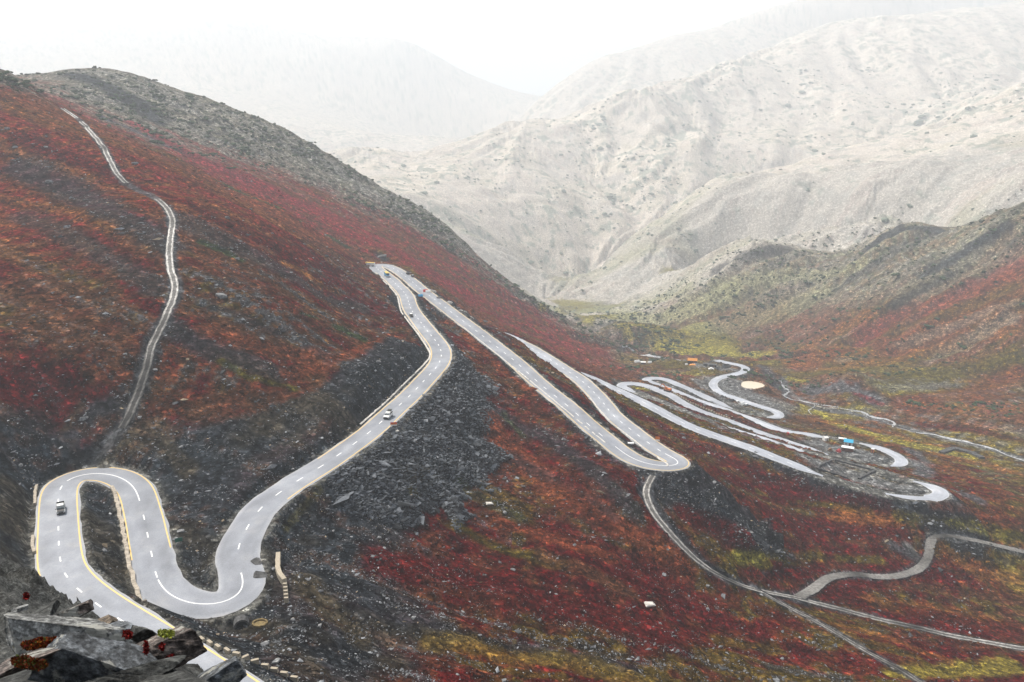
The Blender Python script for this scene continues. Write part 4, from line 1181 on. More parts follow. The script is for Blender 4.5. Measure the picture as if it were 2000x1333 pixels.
def board(label, loc, rz, cols, w=1.5, h=1.1, leg=0.8, name='road_sign', posts=2):
    t = thing(name, label, 'sign', loc, rz)
    n = len(cols)
    for k, c in enumerate(cols):
        BM().box((0, 0, leg + h - (k + .5) * h / n), (w, .06, h / n - .004)).go('panel', MT[c], t, 0.01)
    for x in ((-w * .35, w * .35) if posts == 2 else (0,)):
        BM().box((x, .06, (leg + h) / 2 - .15), (.07, .06, leg + h - .1 + .3)).go('post', MT['steel'], t)
    return t


def g(u, v, lift=0.0, **k):
    p = at(u, v, **k)
    return Vector((p[0], p[1], p[2] + lift))


# ------------------------------------------------------------------ vehicles
h1 = s_at(213, 927)
p, a = on_road(114, 1001, 60, h1, off_for(118, 1003, 60, h1) + 0.2)
pickup('silver pickup with white roof and black bonnet, driving on the hairpin at left', p, a + math.pi)
lo = s_at(489, 1020); h2a = s_at(742, 529, lo, 1e9)
p, a = on_road(755, 814, lo, h2a, off_for(752, 822, lo, h2a))
wagon('white off-road car with dark luggage on its roof, on the straight beside a dark bank', p, a + math.pi, scale=1.15)
p, a = on_road(812, 620, lo, h2a, off_for(811, 630, lo, h2a))
wagon('tiny dark car with a white roof, alone between the sharp bend and the upper hairpin', p, a + math.pi, load=False, scale=.92, body='black', name='parked_car')
p, a = on_road(756, 541, lo, h2a, off_for(756, 541, lo, h2a))
lorry('blue-fronted truck with a yellow top, just below the upper hairpin', p, a + math.pi, 'blue', 'blue').scale = (1.05, 1.05, 1.05)
hp = s_at(735, 520, lo, 1e9)
p, a = on_road(735, 520, hp - 30, hp + 30, off_for(723, 517, hp - 30, hp + 30))
lorry('white and yellow truck parked at the outer tip of the upper hairpin', p, a + 1.3, 'white', 'white')
e3_ = s_at(1013, 668, hp + 30)
p, a = on_road(790, 538, hp, e3_, 4.3)
p, a = on_road(791, 533, hp, e3_, off_for(790, 532, hp, e3_))
wagon('dark car with a black roof, parked on the roadside just past the upper hairpin', p, a + math.pi, roofcol='black', body='black', name='parked_car', load=False)
p, a = on_road(798, 537, hp, e3_, off_for(796, 534.5, hp, e3_))
wagon('black car parked right behind another dark one past the upper hairpin', p, a + math.pi, roofcol='silver', body='black', name='parked_car', load=False, scale=.9)

# excavator
p = g(1304, 765)
t = thing('excavator', 'orange excavator digging on the road beside a row of pale edge blocks', 'excavator', p, 0.9)
t.scale = (1.25,) * 3
for sx in (-1, 1):
    BM().prism([(-2.0, .15), (-2.15, .5), (-1.9, .85), (1.9, .85), (2.15, .5), (2.0, .15), (1.7, 0), (-1.7, 0)], sx * 1.1 - .28, sx * 1.1 + .28).go('crawler_track', MT['rubber'], t, 0.04)
BM().box((0, -.5, 1.6), (2.5, 3.2, 1.0), (.94, .94)).go('upper_body', MT['orange'], t, 0.08)
cb = BM().box((-.75, .75, 2.15), (1.0, 1.5, 1.7), (.9, .8)).go('cab', MT['orange'], t, 0.05)
BM().box((-.75, 1.42, 2.3), (.8, .2, 1.0), (.9, .3), (0, -.06)).go('window', MT['glass'], cb)
BM().bar((.3, 1.0, 1.6), (.3, 3.4, 3.9), .45, .55).bar((.3, 3.3, 3.9), (.3, 4.6, 3.5), .4, .45).go('boom', MT['orange'], t, 0.04)
BM().bar((.3, 4.5, 3.6), (.3, 5.4, 1.6), .32, .4).go('dipper_arm', MT['orange'], t, 0.03)
BM().prism([(4.9, 1.7), (5.7, 1.6), (5.8, .9), (5.2, .5), (4.8, .9)], -.2, .8).go('bucket', MT['black'], t, 0.03)
BM().box((0, -1.9, 1.5), (2.4, .5, .9)).go('counterweight', MT['orange'], t, 0.1)

# ------------------------------------------------------------------ signs and small things by the road
def faced(p):
    return math.atan2(p[1], p[0]) - math.pi / 2


p = g(769, 833)
board('orange and white barrier board at the road edge beside the white car on the straight', p, faced(p), ['red', 'orange', 'white'], 2.3, 1.4, .15, 'barrier_board')
p = g(1284, 864)
board('orange board over a white one on posts, right of the two long road legs', p, faced(p), ['orange', 'orange', 'white'], 1.9, 2.0, .6)
p = g(350, 1062)
board('small dark green sign on the gravel inside the second bend', p, faced(p), ['green'], 1.8, 1.1, .5)
p = g(1468, 719)
board('yellow warning sign on one post above the farthest bend', p, faced(p), ['yellow'], 2.0, 2.0, 2.2, posts=1)
p = g(1539, 850)
t = thing('drum', 'rusty red drum beside the upper of the valley roads', 'drum', p)
b = BM()
b.cyl((0, 0, .9), .75, 1.8, n=20); b.go('barrel', MT['red'], t, 0.03)
b = BM()
for z in (.45, .9, 1.35): b.cyl((0, 0, z), .80, .06, n=20)
b.go('hoop', MT['bark'], t)

# concrete edge blocks, bottom left
BLK = [(376.5, 1245), (394, 1253), (410, 1260), (426, 1268), (444, 1275), (462, 1282), (479, 1289), (498, 1296), (518, 1305), (536, 1312), (555, 1320), (575, 1329)]
names = ['first block of the row, close behind the boulder with yellow lichen', 'second block of the row from the near boulder', 'third block of the row from the near boulder', 'fourth block of the row from the near boulder', 'fifth block of the row from the near boulder',
         'sixth block of the row from the near boulder', 'seventh block of the row from the near boulder', 'eighth block of the row from the near boulder', 'ninth block of the row from the near boulder', 'tenth block of the row from the near boulder', 'next to last block of the row, near the picture bottom', 'last block of the row, at the picture bottom']
P = [g(*q) for q in BLK]
me_blk = None
for k, q in enumerate(P):
    d = P[min(k + 1, len(P) - 1)] - P[max(k - 1, 0)]
    if me_blk is None:
        o = BM().box((0, 0, .32), (1.45, .62, .95), (.94, .9)).go('edge_block', MT['concrete'], None, 0.04); me_blk = o.data
    else:
        o = bpy.data.objects.new('edge_block', me_blk); COL.objects.link(o)
    o.location = q; o.rotation_euler = (random.uniform(-.05, .05), random.uniform(-.05, .05), math.atan2(d.y, d.x) + random.uniform(-.12, .12))
    tag(o, 'weathered concrete edge block, ' + names[k], 'concrete block', 'concrete blocks along the road edge at the bottom')

# a string of small edge blocks by the excavator road
L6 = [g(1316, 769), g(1340, 783), g(1365, 795), g(1392, 806), g(1424, 819)]
Q = catmull(np.array(L6), 2.35)
me_sb = None
for k, q in enumerate(Q):
    d = Q[min(k + 1, len(Q) - 1)] - Q[max(k - 1, 0)]
    if me_sb is None:
        o = BM().box((0, 0, .5), (1.35, .8, 1.3), (.92, .88)).go('edge_block', MT['concrete'], None, 0.05); me_sb = o.data
    else:
        o = bpy.data.objects.new('edge_block', me_sb); COL.objects.link(o)
    o.location = (q[0], q[1], float(height(q[0], q[1]))); o.rotation_euler = (0, 0, math.atan2(d[1], d[0]) + random.uniform(-.2, .2))
    tag(o, 'small pale block in the evenly spaced string beside the excavator road in the valley', 'concrete block', 'edge blocks strung along the excavator road')


def wall(name, label, pts, w, h, mat, cat='wall', step=1.5, sink=0.8, jag=0.06, smooth=True, group=None, lift=0.0, coping=None):
    P = np.array([at(*p) for p in pts])
    Q = catmull(P, step) if smooth else np.vstack([np.linspace(a, b, max(2, int(np.linalg.norm(b - a) / step)), endpoint=(i == len(P) - 2)) for i, (a, b) in enumerate(zip(P[:-1], P[1:]))])
    Q[:, 2] = np.array([float(height(x, y)) for x, y in Q[:, :2]]) + lift
    Q[:, 2] = np.convolve(np.pad(Q[:, 2], 2, mode='edge'), np.ones(5) / 5, 'valid')
    n = len(Q); j = rng.normal(0, jag, (n, 2))
    S_ = side(Q); up = np.array((0, 0, 1.0))
    ring = [Q - S_ * w / 2 - up * sink, Q - S_ * w / 2 + up * (h + j[:, :1]) + S_ * j[:, 1:], Q + S_ * w / 2 + up * (h + j[:, :1]) + S_ * j[:, 1:], Q + S_ * w / 2 - up * sink]
    V = np.stack(ring, 1)
    o0 = Q.mean(0)
    b = bmesh.new()
    vs = [[b.verts.new(V[i, k] - o0) for k in range(4)] for i in range(n)]
    for i in range(n - 1):
        for k in range(4):
            b.faces.new((vs[i][k], vs[i][(k + 1) % 4], vs[i + 1][(k + 1) % 4], vs[i + 1][k]))
    b.faces.new(vs[0][::-1]); b.faces.new(vs[-1])
    bmesh.ops.recalc_face_normals(b, faces=b.faces)
    me = bpy.data.meshes.new(name); b.to_mesh(me); b.free()
    o = link(name, me, MT[mat]); o.location = o0
    return tag(o, label, cat, group)


wall('parapet_wall', 'long cream stone parapet curving down the inner side of the hairpin at left', [(219, 953), (227, 975), (235, 1010), (243, 1050), (250, 1090), (256, 1122), (266, 1150), (284, 1176)], .95, .8, 'cream', jag=.14)
wall('parapet_wall', 'short tan parapet outside the road at the far left, above the yellow edge line bend', [(72, 950), (69, 968), (69, 988)], .7, .8, 'cream')
wall('parapet_wall', 'short cream parapet at the far left edge of the near road, below another one', [(66, 1052), (64, 1066), (67, 1083)], .7, .8, 'cream')
wall('retaining_wall', 'pale concrete retaining wall standing alone in the gully below the second bend', [(544, 1090), (543, 1106), (544, 1122), (549, 1133), (556, 1143)], 1.1, 1.6, 'concrete', sink=3)
for k, (u, v) in enumerate([(557, 1149), (558, 1156), (558.5, 1163), (559, 1170), (559.5, 1177)]):
    q = g(u, v); o = BM().box((0, 0, .5), (1.0, .62, 1.6), (.95, .92)).go('edge_block', MT['concrete'], None, 0.04)
    o.location = q; o.rotation_euler = (0, 0, 0.1)
    tag(o, ['concrete block touching the lower end of the retaining wall in the gully', 'second concrete block below the retaining wall in the gully', 'middle one of five concrete blocks below the retaining wall in the gully', 'fourth concrete block below the retaining wall in the gully', 'lowest of five concrete blocks below the retaining wall in the gully'][k],
        'concrete block', 'concrete blocks below the retaining wall')
wall('drain_channel', 'pale concrete drain kerb along the bank side of the road up to the upper hairpin', [(748, 549), (762, 562), (775, 578), (779, 592), (783, 608), (792, 622), (814, 650), (834, 680), (840, 695), (830, 711), (790, 750), (754, 786), (704, 830)], .75, .35, 'pipe', cat='drain', jag=.05)
wall('drain_channel', 'pale kerb along the lower edge of the long straight down to the lower hairpin', [(905, 640), (945, 672), (1000, 716), (1060, 765), (1120, 815), (1182, 866)], .6, .3, 'pipe', cat='drain', jag=.05)
wall('drain_channel', 'upper pale drain piece between the two long legs', [(1153, 779), (1167, 798), (1190, 823)], .6, .5, 'pipe', cat='drain', group='drain pieces between the two long legs')
wall('drain_channel', 'middle pale drain piece between the two long legs, by a white slab', [(1206, 837), (1230, 855), (1254, 874)], .6, .5, 'pipe', cat='drain', group='drain pieces between the two long legs')
wall('drain_channel', 'hooked pale drain piece inside the lower hairpin', [(1284, 895), (1296, 903), (1304, 908), (1302, 912)], .6, .5, 'pipe', cat='drain', group='drain pieces between the two long legs')
p = g(1232, 867); t = BM().box((0, 0, .2), (2.6, 1.4, .5)).go('slab', MT['canvas'], None, 0.05); t.location = p
tag(t, 'white rectangular slab lying between the two long legs', 'slab')
wall('stone_foundation', 'low dark stone foundation of a rectangle with one open corner, on the valley gravel platform', [(1655, 935.5), (1596, 916.5), (1630, 899.5), (1708, 920.5), (1677, 936.5)], 1.0, .9, 'stone', smooth=False, jag=.12)
wall('stone_wall', 'dark curved bank of stone on the yellow grass at the right edge of the valley', [(1838, 886), (1860, 879), (1885, 883), (1905, 890), (1918, 897)], 3.6, 1.4, 'stone', jag=.25)

# culvert and basin under the second bend
p = g(472, 1222)
t = thing('culvert', 'dark arched mouth of a culvert in the bank below the second bend', 'culvert', p, faced(p))
b = BM(); N_ = 12
for i in range(N_):
    a0, a1 = math.pi * i / N_, math.pi * (i + 1) / N_
    pts = [(1.25 * math.cos(a0), 1.3 * math.sin(a0)), (1.65 * math.cos(a0), 1.7 * math.sin(a0)), (1.65 * math.cos(a1), 1.7 * math.sin(a1)), (1.25 * math.cos(a1), 1.3 * math.sin(a1))]
    f_ = [b.b.verts.new((x, -.6, z)) for x, z in pts]; k_ = [b.b.verts.new((x, 1.6, z)) for x, z in pts]
    b.b.faces.new(f_); b.b.faces.new(k_[::-1])
    for q in range(4): b.b.faces.new((f_[q], f_[(q + 1) % 4], k_[(q + 1) % 4], k_[q]))
b.go('arch', MT['stone'], t)
BM().box((0, .5, .62), (2.4, 1.6, 1.3), (.7, 1)).go('mouth_shade', MT['dark'], t)  # near-black block painted for the shade inside the arch


def ring_wall(name, label, p, r, h, w, mat, sy=1.0, floor=None, cat='enclosure', gap=0.0):
    t = thing(name, label, cat, p)
    b = BM(); n = 28
    for i in range(n):
        a = 2 * math.pi * i / n
        if abs(a - 4.4) < gap: continue
        hh = h * random.uniform(.88, 1.1)
        b.box((r * math.cos(a), r * sy * math.sin(a), hh / 2 - .3), (2 * math.pi * r / n * 1.05, w, hh + .6), (.95, .85), rz=a + math.pi / 2)
    b.go('ring', MT[mat], t, 0.05)
    if floor:
        BM().cyl((0, 0, .25), r * .93, .3, n=28).go('floor', MT[floor], t).scale = (1, sy, 1)
    return t


p = g(508, 1221); ring_wall('basin', 'round yellow-brown stone basin beside the culvert mouth', p, 1.5, .7, .45, 'sand', .8, 'sand', 'basin')
p = g(1419, 717); ring_wall('stone_enclosure', 'round roofless stone enclosure beside the farthest bend', p, 4.0, 2.0, .9, 'stone', 1.0)

# ------------------------------------------------------------------ the camp and the huts
def hut(name, label, p, rz, w, d, h, roof, wallm, rise=.9, over=.3, door=True, cat='hut', group=None):
    t = thing(name, label, cat, p, rz, group)
    wl_ = BM().box((0, 0, h / 2 - .3), (w, d, h + .6)).go('wall', MT[wallm], t, 0.02)
    if rise > 0:
        b = BM(); b.prism([(-d / 2 - over, h), (0, h + rise), (d / 2 + over, h), (d / 2 + over, h + .12), (0, h + rise + .14), (-d / 2 - over, h + .12)], -w / 2 - over, w / 2 + over).go('roof', MT[roof], t)
        BM().prism([(-d / 2, h - .01), (0, h + rise - .02), (d / 2, h - .01)], -w / 2 + .02, w / 2 - .02).go('gable', MT[wallm], t)
    else:
        BM().box((0, 0, h + .1), (w + over * 2, d + over * 2, .2)).go('roof', MT[roof], t, 0.03)
    if door:
        BM().box((w * .18, -d / 2 - .03, h * .42), (w * .2, .08, h * .84)).go('door', MT['bark'], t, 0.01)
        BM().box((-w * .25, -d / 2 - .03, h * .55), (w * .16, .08, h * .3)).go('window', MT['glass'], t, 0.01)
    return t


def tent(label, p, rz, w, d, h, mat, group=None):
    t = thing('tent', label, 'tent', p, rz, group)
    BM().prism([(-d / 2, -.2), (-d / 2, h * .35), (-d * .18, h * .86), (0, h), (d * .18, h * .86), (d / 2, h * .35), (d / 2, -.2)], -w / 2, w / 2).go('canopy', MT[mat], t, 0.08)
    BM().prism([(-d * .16, 0), (0, h * .7), (d * .16, 0)], w / 2 + .01, w / 2 + .05).go('doorway_shade', MT['dark'], t)  # near-black sheet stands for the shade inside the tent doorway
    return t


p = g(1655, 881); z_ = faced(p)
hut('hut', 'white flat-roofed hut with a brown front, before the blue roof in the valley', p, z_, 7.2, 3.4, 2.5, 'canvas', 'bark', 0, .25)
p2 = g(1659, 872); p2 = p2 + Vector((0, 2.2, 0))
hut('hut', 'hut with a bright blue gabled roof behind the white one in the valley camp', p2, z_, 5.4, 4.6, 2.6, 'cyan', 'canvas', 1.5)
p = g(1637, 883); tent('low red tent beside the white hut in the valley camp', p, z_ + 1.2, 3.2, 2.8, 1.9, 'red')
p = g(1621, 881); tent('brown tent left of the red one in the valley camp', p, z_ + 1.5, 2.6, 2.6, 2.0, 'tarp')
p = g(1612, 860); hut('hut', 'small tilted white cabin at the end of the upper valley road', p, z_ + .7, 2.9, 2.9, 2.0, 'canvas', 'canvas', .5, .1)
p = g(1645, 862); hut('hut', 'white shed with a wide roof and open front, behind the blue-roofed hut', p, z_, 4.6, 2.4, 1.9, 'canvas', 'tarp', 0, .3)
p = g(1704, 884); hut('kiosk', 'small kiosk with rusty red walls and a white top, right of the camp', p, z_ - .3, 1.7, 1.7, 2.4, 'canvas', 'orange', 0, .1, cat='kiosk')
p = g(1244, 708); tent('larger white tent at the left of the three by the stream', p, .4, 5.5, 4, 2.6, 'canvas', 'white tents by the stream')
p = g(1256, 711); hut('hut', 'dark-fronted hut with a white roof among the white tents by the stream', p, faced(p) + .1, 5.2, 4, 2.0, 'canvas', 'black', .5)
p = g(1269, 709); tent('small white tent at the right of the three by the stream', p, .2, 3.8, 3, 2.0, 'canvas', 'white tents by the stream')
p = g(1352, 709); hut('shed', 'long shed with an orange roof and black walls beside the far track', p, faced(p), 9.4, 6, 3.0, 'orangecloth', 'black', 2.0, .3, cat='shed')
p = g(1354, 714); tent('flat orange canvas spread in front of the orange-roofed shed', p, faced(p) + 1.57, 4.0, 7.5, 1.2, 'orangecloth')
p = g(1341, 712.5); tent('small white tent left of the flat orange canvas', p, 0, 2.8, 2.6, 1.4, 'canvas')
p = g(1380, 714); hut('hut', 'low grey stone hut with a flat roof, left of the dark one', p, faced(p) + .2, 6.5, 4, 2.0, 'stone', 'stone', 0, .2)
p = g(1392, 716.5); hut('hut', 'dark hut with a red door beside the round stone enclosure', p, faced(p), 7.0, 4, 2.4, 'stone', 'black', 0, .2)
p = g(1389, 722); tent('white tent in front of the dark stone hut', p, faced(p) + 1.57, 3, 5.5, 1.7, 'canvas')
p = g(1400, 722); tent('black tent in front of the dark stone hut', p, faced(p), 2.6, 2.6, 1.6, 'black')
# parked by the lowest road
for q, lab, kw in (((1431, 784), 'dark off-road car at the head of the three parked by the lowest road', dict(body='black', roofcol='black')),
                   ((1441, 787), 'white off-road car in the middle of the three parked by the lowest road', dict(body='white')),
                   ((1458, 793), 'silver car at the tail of the three parked by the lowest road', dict(body='silver'))):
    p = g(*q); wagon(lab, p, -.9, load=False, name='parked_car', scale=1.0, **kw)
p = g(1449, 791); tent('white awning tent between the cars parked by the lowest road', p, .6, 4.6, 4.2, 2.6, 'canvas')
# roadside stalls past the upper hairpin
p = g(831, 571); tent('red awning of a stall on the far road edge below the upper hairpin', p, .3, 3.0, 2.6, 2.0, 'red')
p = g(836, 572); tent('white awning beside the red stall', p, .3, 3.2, 2.6, 1.9, 'canvas')
p = g(821, 579.5); tent('small blue tent between the two roads below the upper hairpin', p, .5, 3.0, 2.4, 1.5, 'blue')
p = g(845, 570); o = BM().box((0, 0, .4), (6.5, .7, 1.3), (1, .8)).go('slab', MT['pipe'], None, 0.05); o.location = p; o.rotation_euler = (0, 0, -.7)
tag(o, 'long pale slab on the bank behind the white awning', 'slab')

# ------------------------------------------------------------------ water
b = bmesh.new(); n = 60
vs = []
for i in range(n):
    a = 2 * math.pi * i / n
    r = 1.045 * (1 + 0.10 * math.sin(2 * a + 0.7) + 0.07 * math.sin(3 * a + 2))
    aa = math.atan2(11.5 * math.sin(a), 9.5 * math.cos(a)); rr = 1.045 * (1 + 0.10 * math.sin(2 * aa + 0.7) + 0.07 * math.sin(3 * aa + 2))
    vs.append(b.verts.new((pc[0] + 9.5 * math.cos(a) * rr, pc[1] + 11.5 * math.sin(a) * rr, pond_z)))
b.faces.new(vs)
me = bpy.data.meshes.new('pond'); b.to_mesh(me); b.free()
m = Mat('muddy_water', 0.25, 0.5); n1 = m.noise(0.15, 4); mw = m.out(m.ramp(n1.outputs['Fac'], [(0.3, (.60, .52, .38)), (0.7, (.66, .58, .45))]))
tag(link('pond', me, mw), kind='structure')
m = Mat('stream_water', 0.35, 0.6); geo = m.node('ShaderNodeNewGeometry'); n1 = m.noise(0.5, 6, .7, geo.outputs['Position'])
m_str = m.out(m.ramp(n1.outputs['Fac'], [(0.35, (.16, .17, .17)), (0.5, (.34, .35, .36)), (0.62, (.62, .62, .62))]), m.bump(n1.outputs['Fac'], .6, .3))
for pts, w0 in (([(1524, 742), (1530, 757), (1541, 765), (1531, 773), (1556, 782), (1590, 789), (1620, 793), (1650, 800), (1680, 805), (1712, 817), (1742, 822), (1748, 828), (1742, 834), (1770, 840), (1800, 847), (1840, 853), (1880, 863), (1930, 873), (1960, 887), (1990, 897), (2060, 915)], 1.0),
                ([(1592, 791), (1588, 797), (1578, 802), (1586, 810)], .5), ([(1215, 677), (1238, 687), (1262, 695), (1300, 700), (1330, 704)], 2.2)):
    P = np.array([at(*q) for q in pts]); Q = smooth_line(catmull(P, 2.0), 2, 1)
    Q[:, 2] = [float(height(x, y)) for x, y in Q[:, :2]]
    w = .6 * w0 * (0.8 + 1.1 * vnoise(np.arange(len(Q)) / 4.0, np.zeros(len(Q)), 3) ** 2 * 2)
    Sx = side(Q); Sx[:, :2] *= w[:, None]
    Qm = Q.copy(); Qm[:, :2] += (vnoise(np.arange(len(Q)) / 3., np.zeros(len(Q)), 8)[:, None] - .5) * Sx[:, :2] * 2
    V = np.stack([Qm - Sx, Qm, Qm + Sx], 1)
    for k in range(3):
        V[:, k, 2] = [float(height(x, y)) + .12 for x, y in V[:, k, :2]]
    tag(link('stream', fast_mesh('stream', V.reshape(-1, 3), grid_faces(len(Q), 3)), m_str), kind='structure')

# ------------------------------------------------------------------ what can be seen, for strewing stones and shrubs
Tn = H / R2
cm = np.maximum.accumulate(Tn, axis=1)
dT = np.diff(Tn, axis=1, prepend=Tn[:, :1])
vis = (Tn >= cm - 1e-4) & (R2 > 100)
ua = CX + F * np.tan(A2)            # rough column in the frame
vis &= (ua > -60) & (ua < 2060)
wgt = np.where(vis, np.clip(dT, 0, None), 0).astype(np.float64)


def pick_pts(w, n):
    cdf = np.cumsum(w.ravel()); cdf /= cdf[-1]
    idx = np.searchsorted(cdf, rng.random(n))
    i, j = np.unravel_index(idx, X.shape)
    i = np.clip(i, 0, NA - 2); j = np.clip(j, 0, NR - 2)
    fa = rng.random(n); fl = rng.random(n)
    a = az[i] + fa * (az[1] - az[0]); r = np.exp(lr[j] + fl * (lr[j + 1] - lr[j]))
    x = np.sin(a) * r; y = np.cos(a) * r
    return np.stack([x, y, height(x, y)], 1), i, j


OCT = np.array([(1, 0, 0), (-1, 0, 0), (0, 1, 0), (0, -1, 0), (0, 0, 1), (0, 0, -1)], float)
OF = np.array([(0, 2, 4), (2, 1, 4), (1, 3, 4), (3, 0, 4), (2, 0, 5), (1, 2, 5), (3, 1, 5), (0, 3, 5)])
t_ = (1 + 5 ** .5) / 2
ICO = np.array([(-1, t_, 0), (1, t_, 0), (-1, -t_, 0), (1, -t_, 0), (0, -1, t_), (0, 1, t_), (0, -1, -t_), (0, 1, -t_), (t_, 0, -1), (t_, 0, 1), (-t_, 0, -1), (-t_, 0, 1)]) / math.hypot(1, t_)
IF = np.array([(0, 11, 5), (0, 5, 1), (0, 1, 7), (0, 7, 10), (0, 10, 11), (1, 5, 9), (5, 11, 4), (11, 10, 2), (10, 7, 6), (7, 1, 8), (3, 9, 4), (3, 4, 2), (3, 2, 6), (3, 6, 8), (3, 8, 9), (4, 9, 5), (2, 4, 11), (6, 2, 10), (8, 6, 7), (9, 8, 1)])


def strew(name, P, size, colr, mat, base=OCT, faces=OF, flat=(1, .75, .45), jit=.35, kind='stuff', sink=0.15, smooth=False):
    n = len(P); k = len(base)
    v = base[None] * (1 + rng.normal(0, jit, (n, k, 1)).clip(-.5, .6)) * np.array(flat)[None, None] * (1 + rng.normal(0, .18, (n, 1, 3)))
    a = rng.random(n) * 6.283; b = rng.normal(0, .35, n)
    ca_, sa_, cb_, sb_ = np.cos(a), np.sin(a), np.cos(b), np.sin(b)
    x, y, z = v[..., 0], v[..., 1], v[..., 2]
    y, z = y * cb_[:, None] - z * sb_[:, None], y * sb_[:, None] + z * cb_[:, None]
    x, y = x * ca_[:, None] - y * sa_[:, None], x * sa_[:, None] + y * ca_[:, None]
    V = np.stack([x, y, z], -1) * size[:, None, None] + (P + np.array((0, 0, 1.0)) * (size * sink)[:, None])[:, None]
    Fq = (faces[None] + (np.arange(n) * k)[:, None, None]).reshape(-1, 3)
    me = fast_mesh(name, V.reshape(-1, 3), Fq, smooth)
    set_col(me, 'Col', np.repeat(colr, k, axis=0))
    o = link(name, me, mat)
    if kind: tag(o, kind=kind)
    return o


def col_mat(name, rough=.9, scale=2.0, lo=.6, hi=1.4):
    m = Mat(name, rough, .03)
    att = m.node('ShaderNodeAttribute', attribute_name='Col'); geo = m.node('ShaderNodeNewGeometry')
    n = m.noise(scale, 6, .7, geo.outputs['Position'])
    return m.out(m.mix(1.0, att.outputs['Color'], m.ramp(n.outputs['Fac'], [(.3, lo), (.7, hi)]), 'MULTIPLY'), m.bump(n.outputs['Fac'], .6, .1))


m_stone = col_mat('strewn_stone'); m_leaf = col_mat('shrub_leaf', scale=1.5, lo=.4, hi=1.7)
off_road = (d_road > HW + 0.5) & (d_trk > 2.2) & (pond_e > 1.1)
dens = np.clip(0.30 + 0.35 * rockn, 0.05, 1.6) * off_road * (R2 < 900)
bright = C.max(-1)
dark_g = sstep(.09, .05, bright) if False else 1 - sstep(.05, .10, bright)
P, i, j = pick_pts(wgt * dens * (0.10 + 1.3 * dark_g), 42000)
R_ = R2[i, j]
size = np.exp(rng.normal(0, .55, len(P))) * 0.20 * np.clip(R_ / 300, .7, 2.2)
tone = np.where(rng.random(len(P)) < .55, rng.uniform(.05, .13, len(P)), rng.uniform(.12, .34, len(P)))
cc = tone[:, None] * np.where(rng.random((len(P), 1)) < .06, np.array([[1.25, 1.0, .7]]), np.array([[.96, 1.0, 1.05]]))
strew('scree_stones', P, size, cc, m_stone, flat=(1.25, .7, .4))
# loose heap of broken slate below the jeep road
w2 = wgt * off_road * np.where((np.hypot((X + 22) / 1.0, (Y - 300) / 1.4) < 62) & (X > -60), 1, 0) * (m_fill > .3)
if w2.sum() > 0:
    P, i, j = pick_pts(w2, 9000)
    tone = rng.uniform(.02, .16, len(P)) ** 1.0
    strew('slate_rubble', P, np.exp(rng.normal(0, .5, len(P))) * .38, tone[:, None] * np.array([[.92, 1.0, 1.1]]), m_stone, flat=(1.4, .8, .3))
# tufts of low heath that break up the slopes
P, i, j = pick_pts(wgt * off_road * (R2 < 900) * (1 - .8 * dark_g), 42000)
cc = C[i, j] * np.exp(rng.normal(-.1, .3, (len(P), 1)))
strew('heath_tufts', P, np.exp(rng.normal(0, .45, len(P))) * .30 * np.clip(R2[i, j] / 300, .7, 2.4), cc, m_leaf, base=OCT, faces=OF, flat=(1.2, 1, .55), sink=.1)

# juniper shrubs on the ridge, the right hillside and the far slopes
def shrub_mesh(seed):
    r_ = np.random.default_rng(seed); V = []; Fq = []; o = 0
    for k in range(7):
        c = np.array((r_.normal(0, .55), r_.normal(0, .4), r_.uniform(.1, .45)))
        v = ICO * r_.uniform(.3, .62) * (1 + r_.normal(0, .16, (12, 1))) * np.array((1, 1, .75)) + c
        V.append(v); Fq.append(IF + o); o += 12
    me = fast_mesh('juniper_shrub', np.vstack(V), np.vstack(Fq), False)
    set_col(me, 'Col', np.tile(np.array([[.035, .055, .025]]), (o, 1)) * np.repeat(r_.uniform(.7, 1.4, 7), 12)[:, None])
    return me


SH = [shrub_mesh(k) for k in range(5)]
for me in SH: me.materials.append(m_leaf)
wr = wgt * ((lr_m * up > .4) * (b3 + b1 > -.3) * 1.6 + (rh > .5) * ((s3 - b2 * 3) > 1.0) * 1.0 * (T > -.33) + .6 * hi * (b3 > 0)) * off_road
P, i, j = pick_pts(wr, 3200)
sz = np.exp(rng.normal(0, .4, len(P))) * 1.35
order = np.argsort(-sz / np.linalg.norm(P, axis=1))
big_i, rest = order[:240], order[240:]
for k in big_i:
    left = P[k, 0] < 60
    o = bpy.data.objects.new('juniper_shrub', SH[k % 5]); COL.objects.link(o)
    o.location = P[k]; s_ = sz[k] * 1.25; o.scale = (s_ * 1.2, s_, s_ * .8); o.rotation_euler = (0, 0, random.uniform(0, 6.28))
    tag(o, 'dark green juniper shrub on the grey upper flank of the left ridge' if left else 'dark green juniper shrub on the red and rocky hillside at right', 'shrub', 'junipers on the left ridge' if left else 'junipers on the right hillside')
strew('low_shrubs', P[rest], sz[rest], np.tile(np.array([[.04, .06, .03]]), (len(rest), 1)) * rng.uniform(.6, 1.4, (len(rest), 1)), m_leaf, base=ICO, faces=IF, flat=(1.3, 1, .6), jit=.2, sink=.3)
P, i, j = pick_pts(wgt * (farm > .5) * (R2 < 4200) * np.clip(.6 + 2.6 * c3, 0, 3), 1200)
strew('far_shrubs', P, np.exp(rng.normal(0, .5, len(P))) * np.linalg.norm(P, axis=1) / 1000, np.tile(np.array([[.15, .18, .14]]), (len(P), 1)), m_leaf, base=ICO, faces=IF, flat=(1.3, 1, .6), jit=.2, sink=.2)

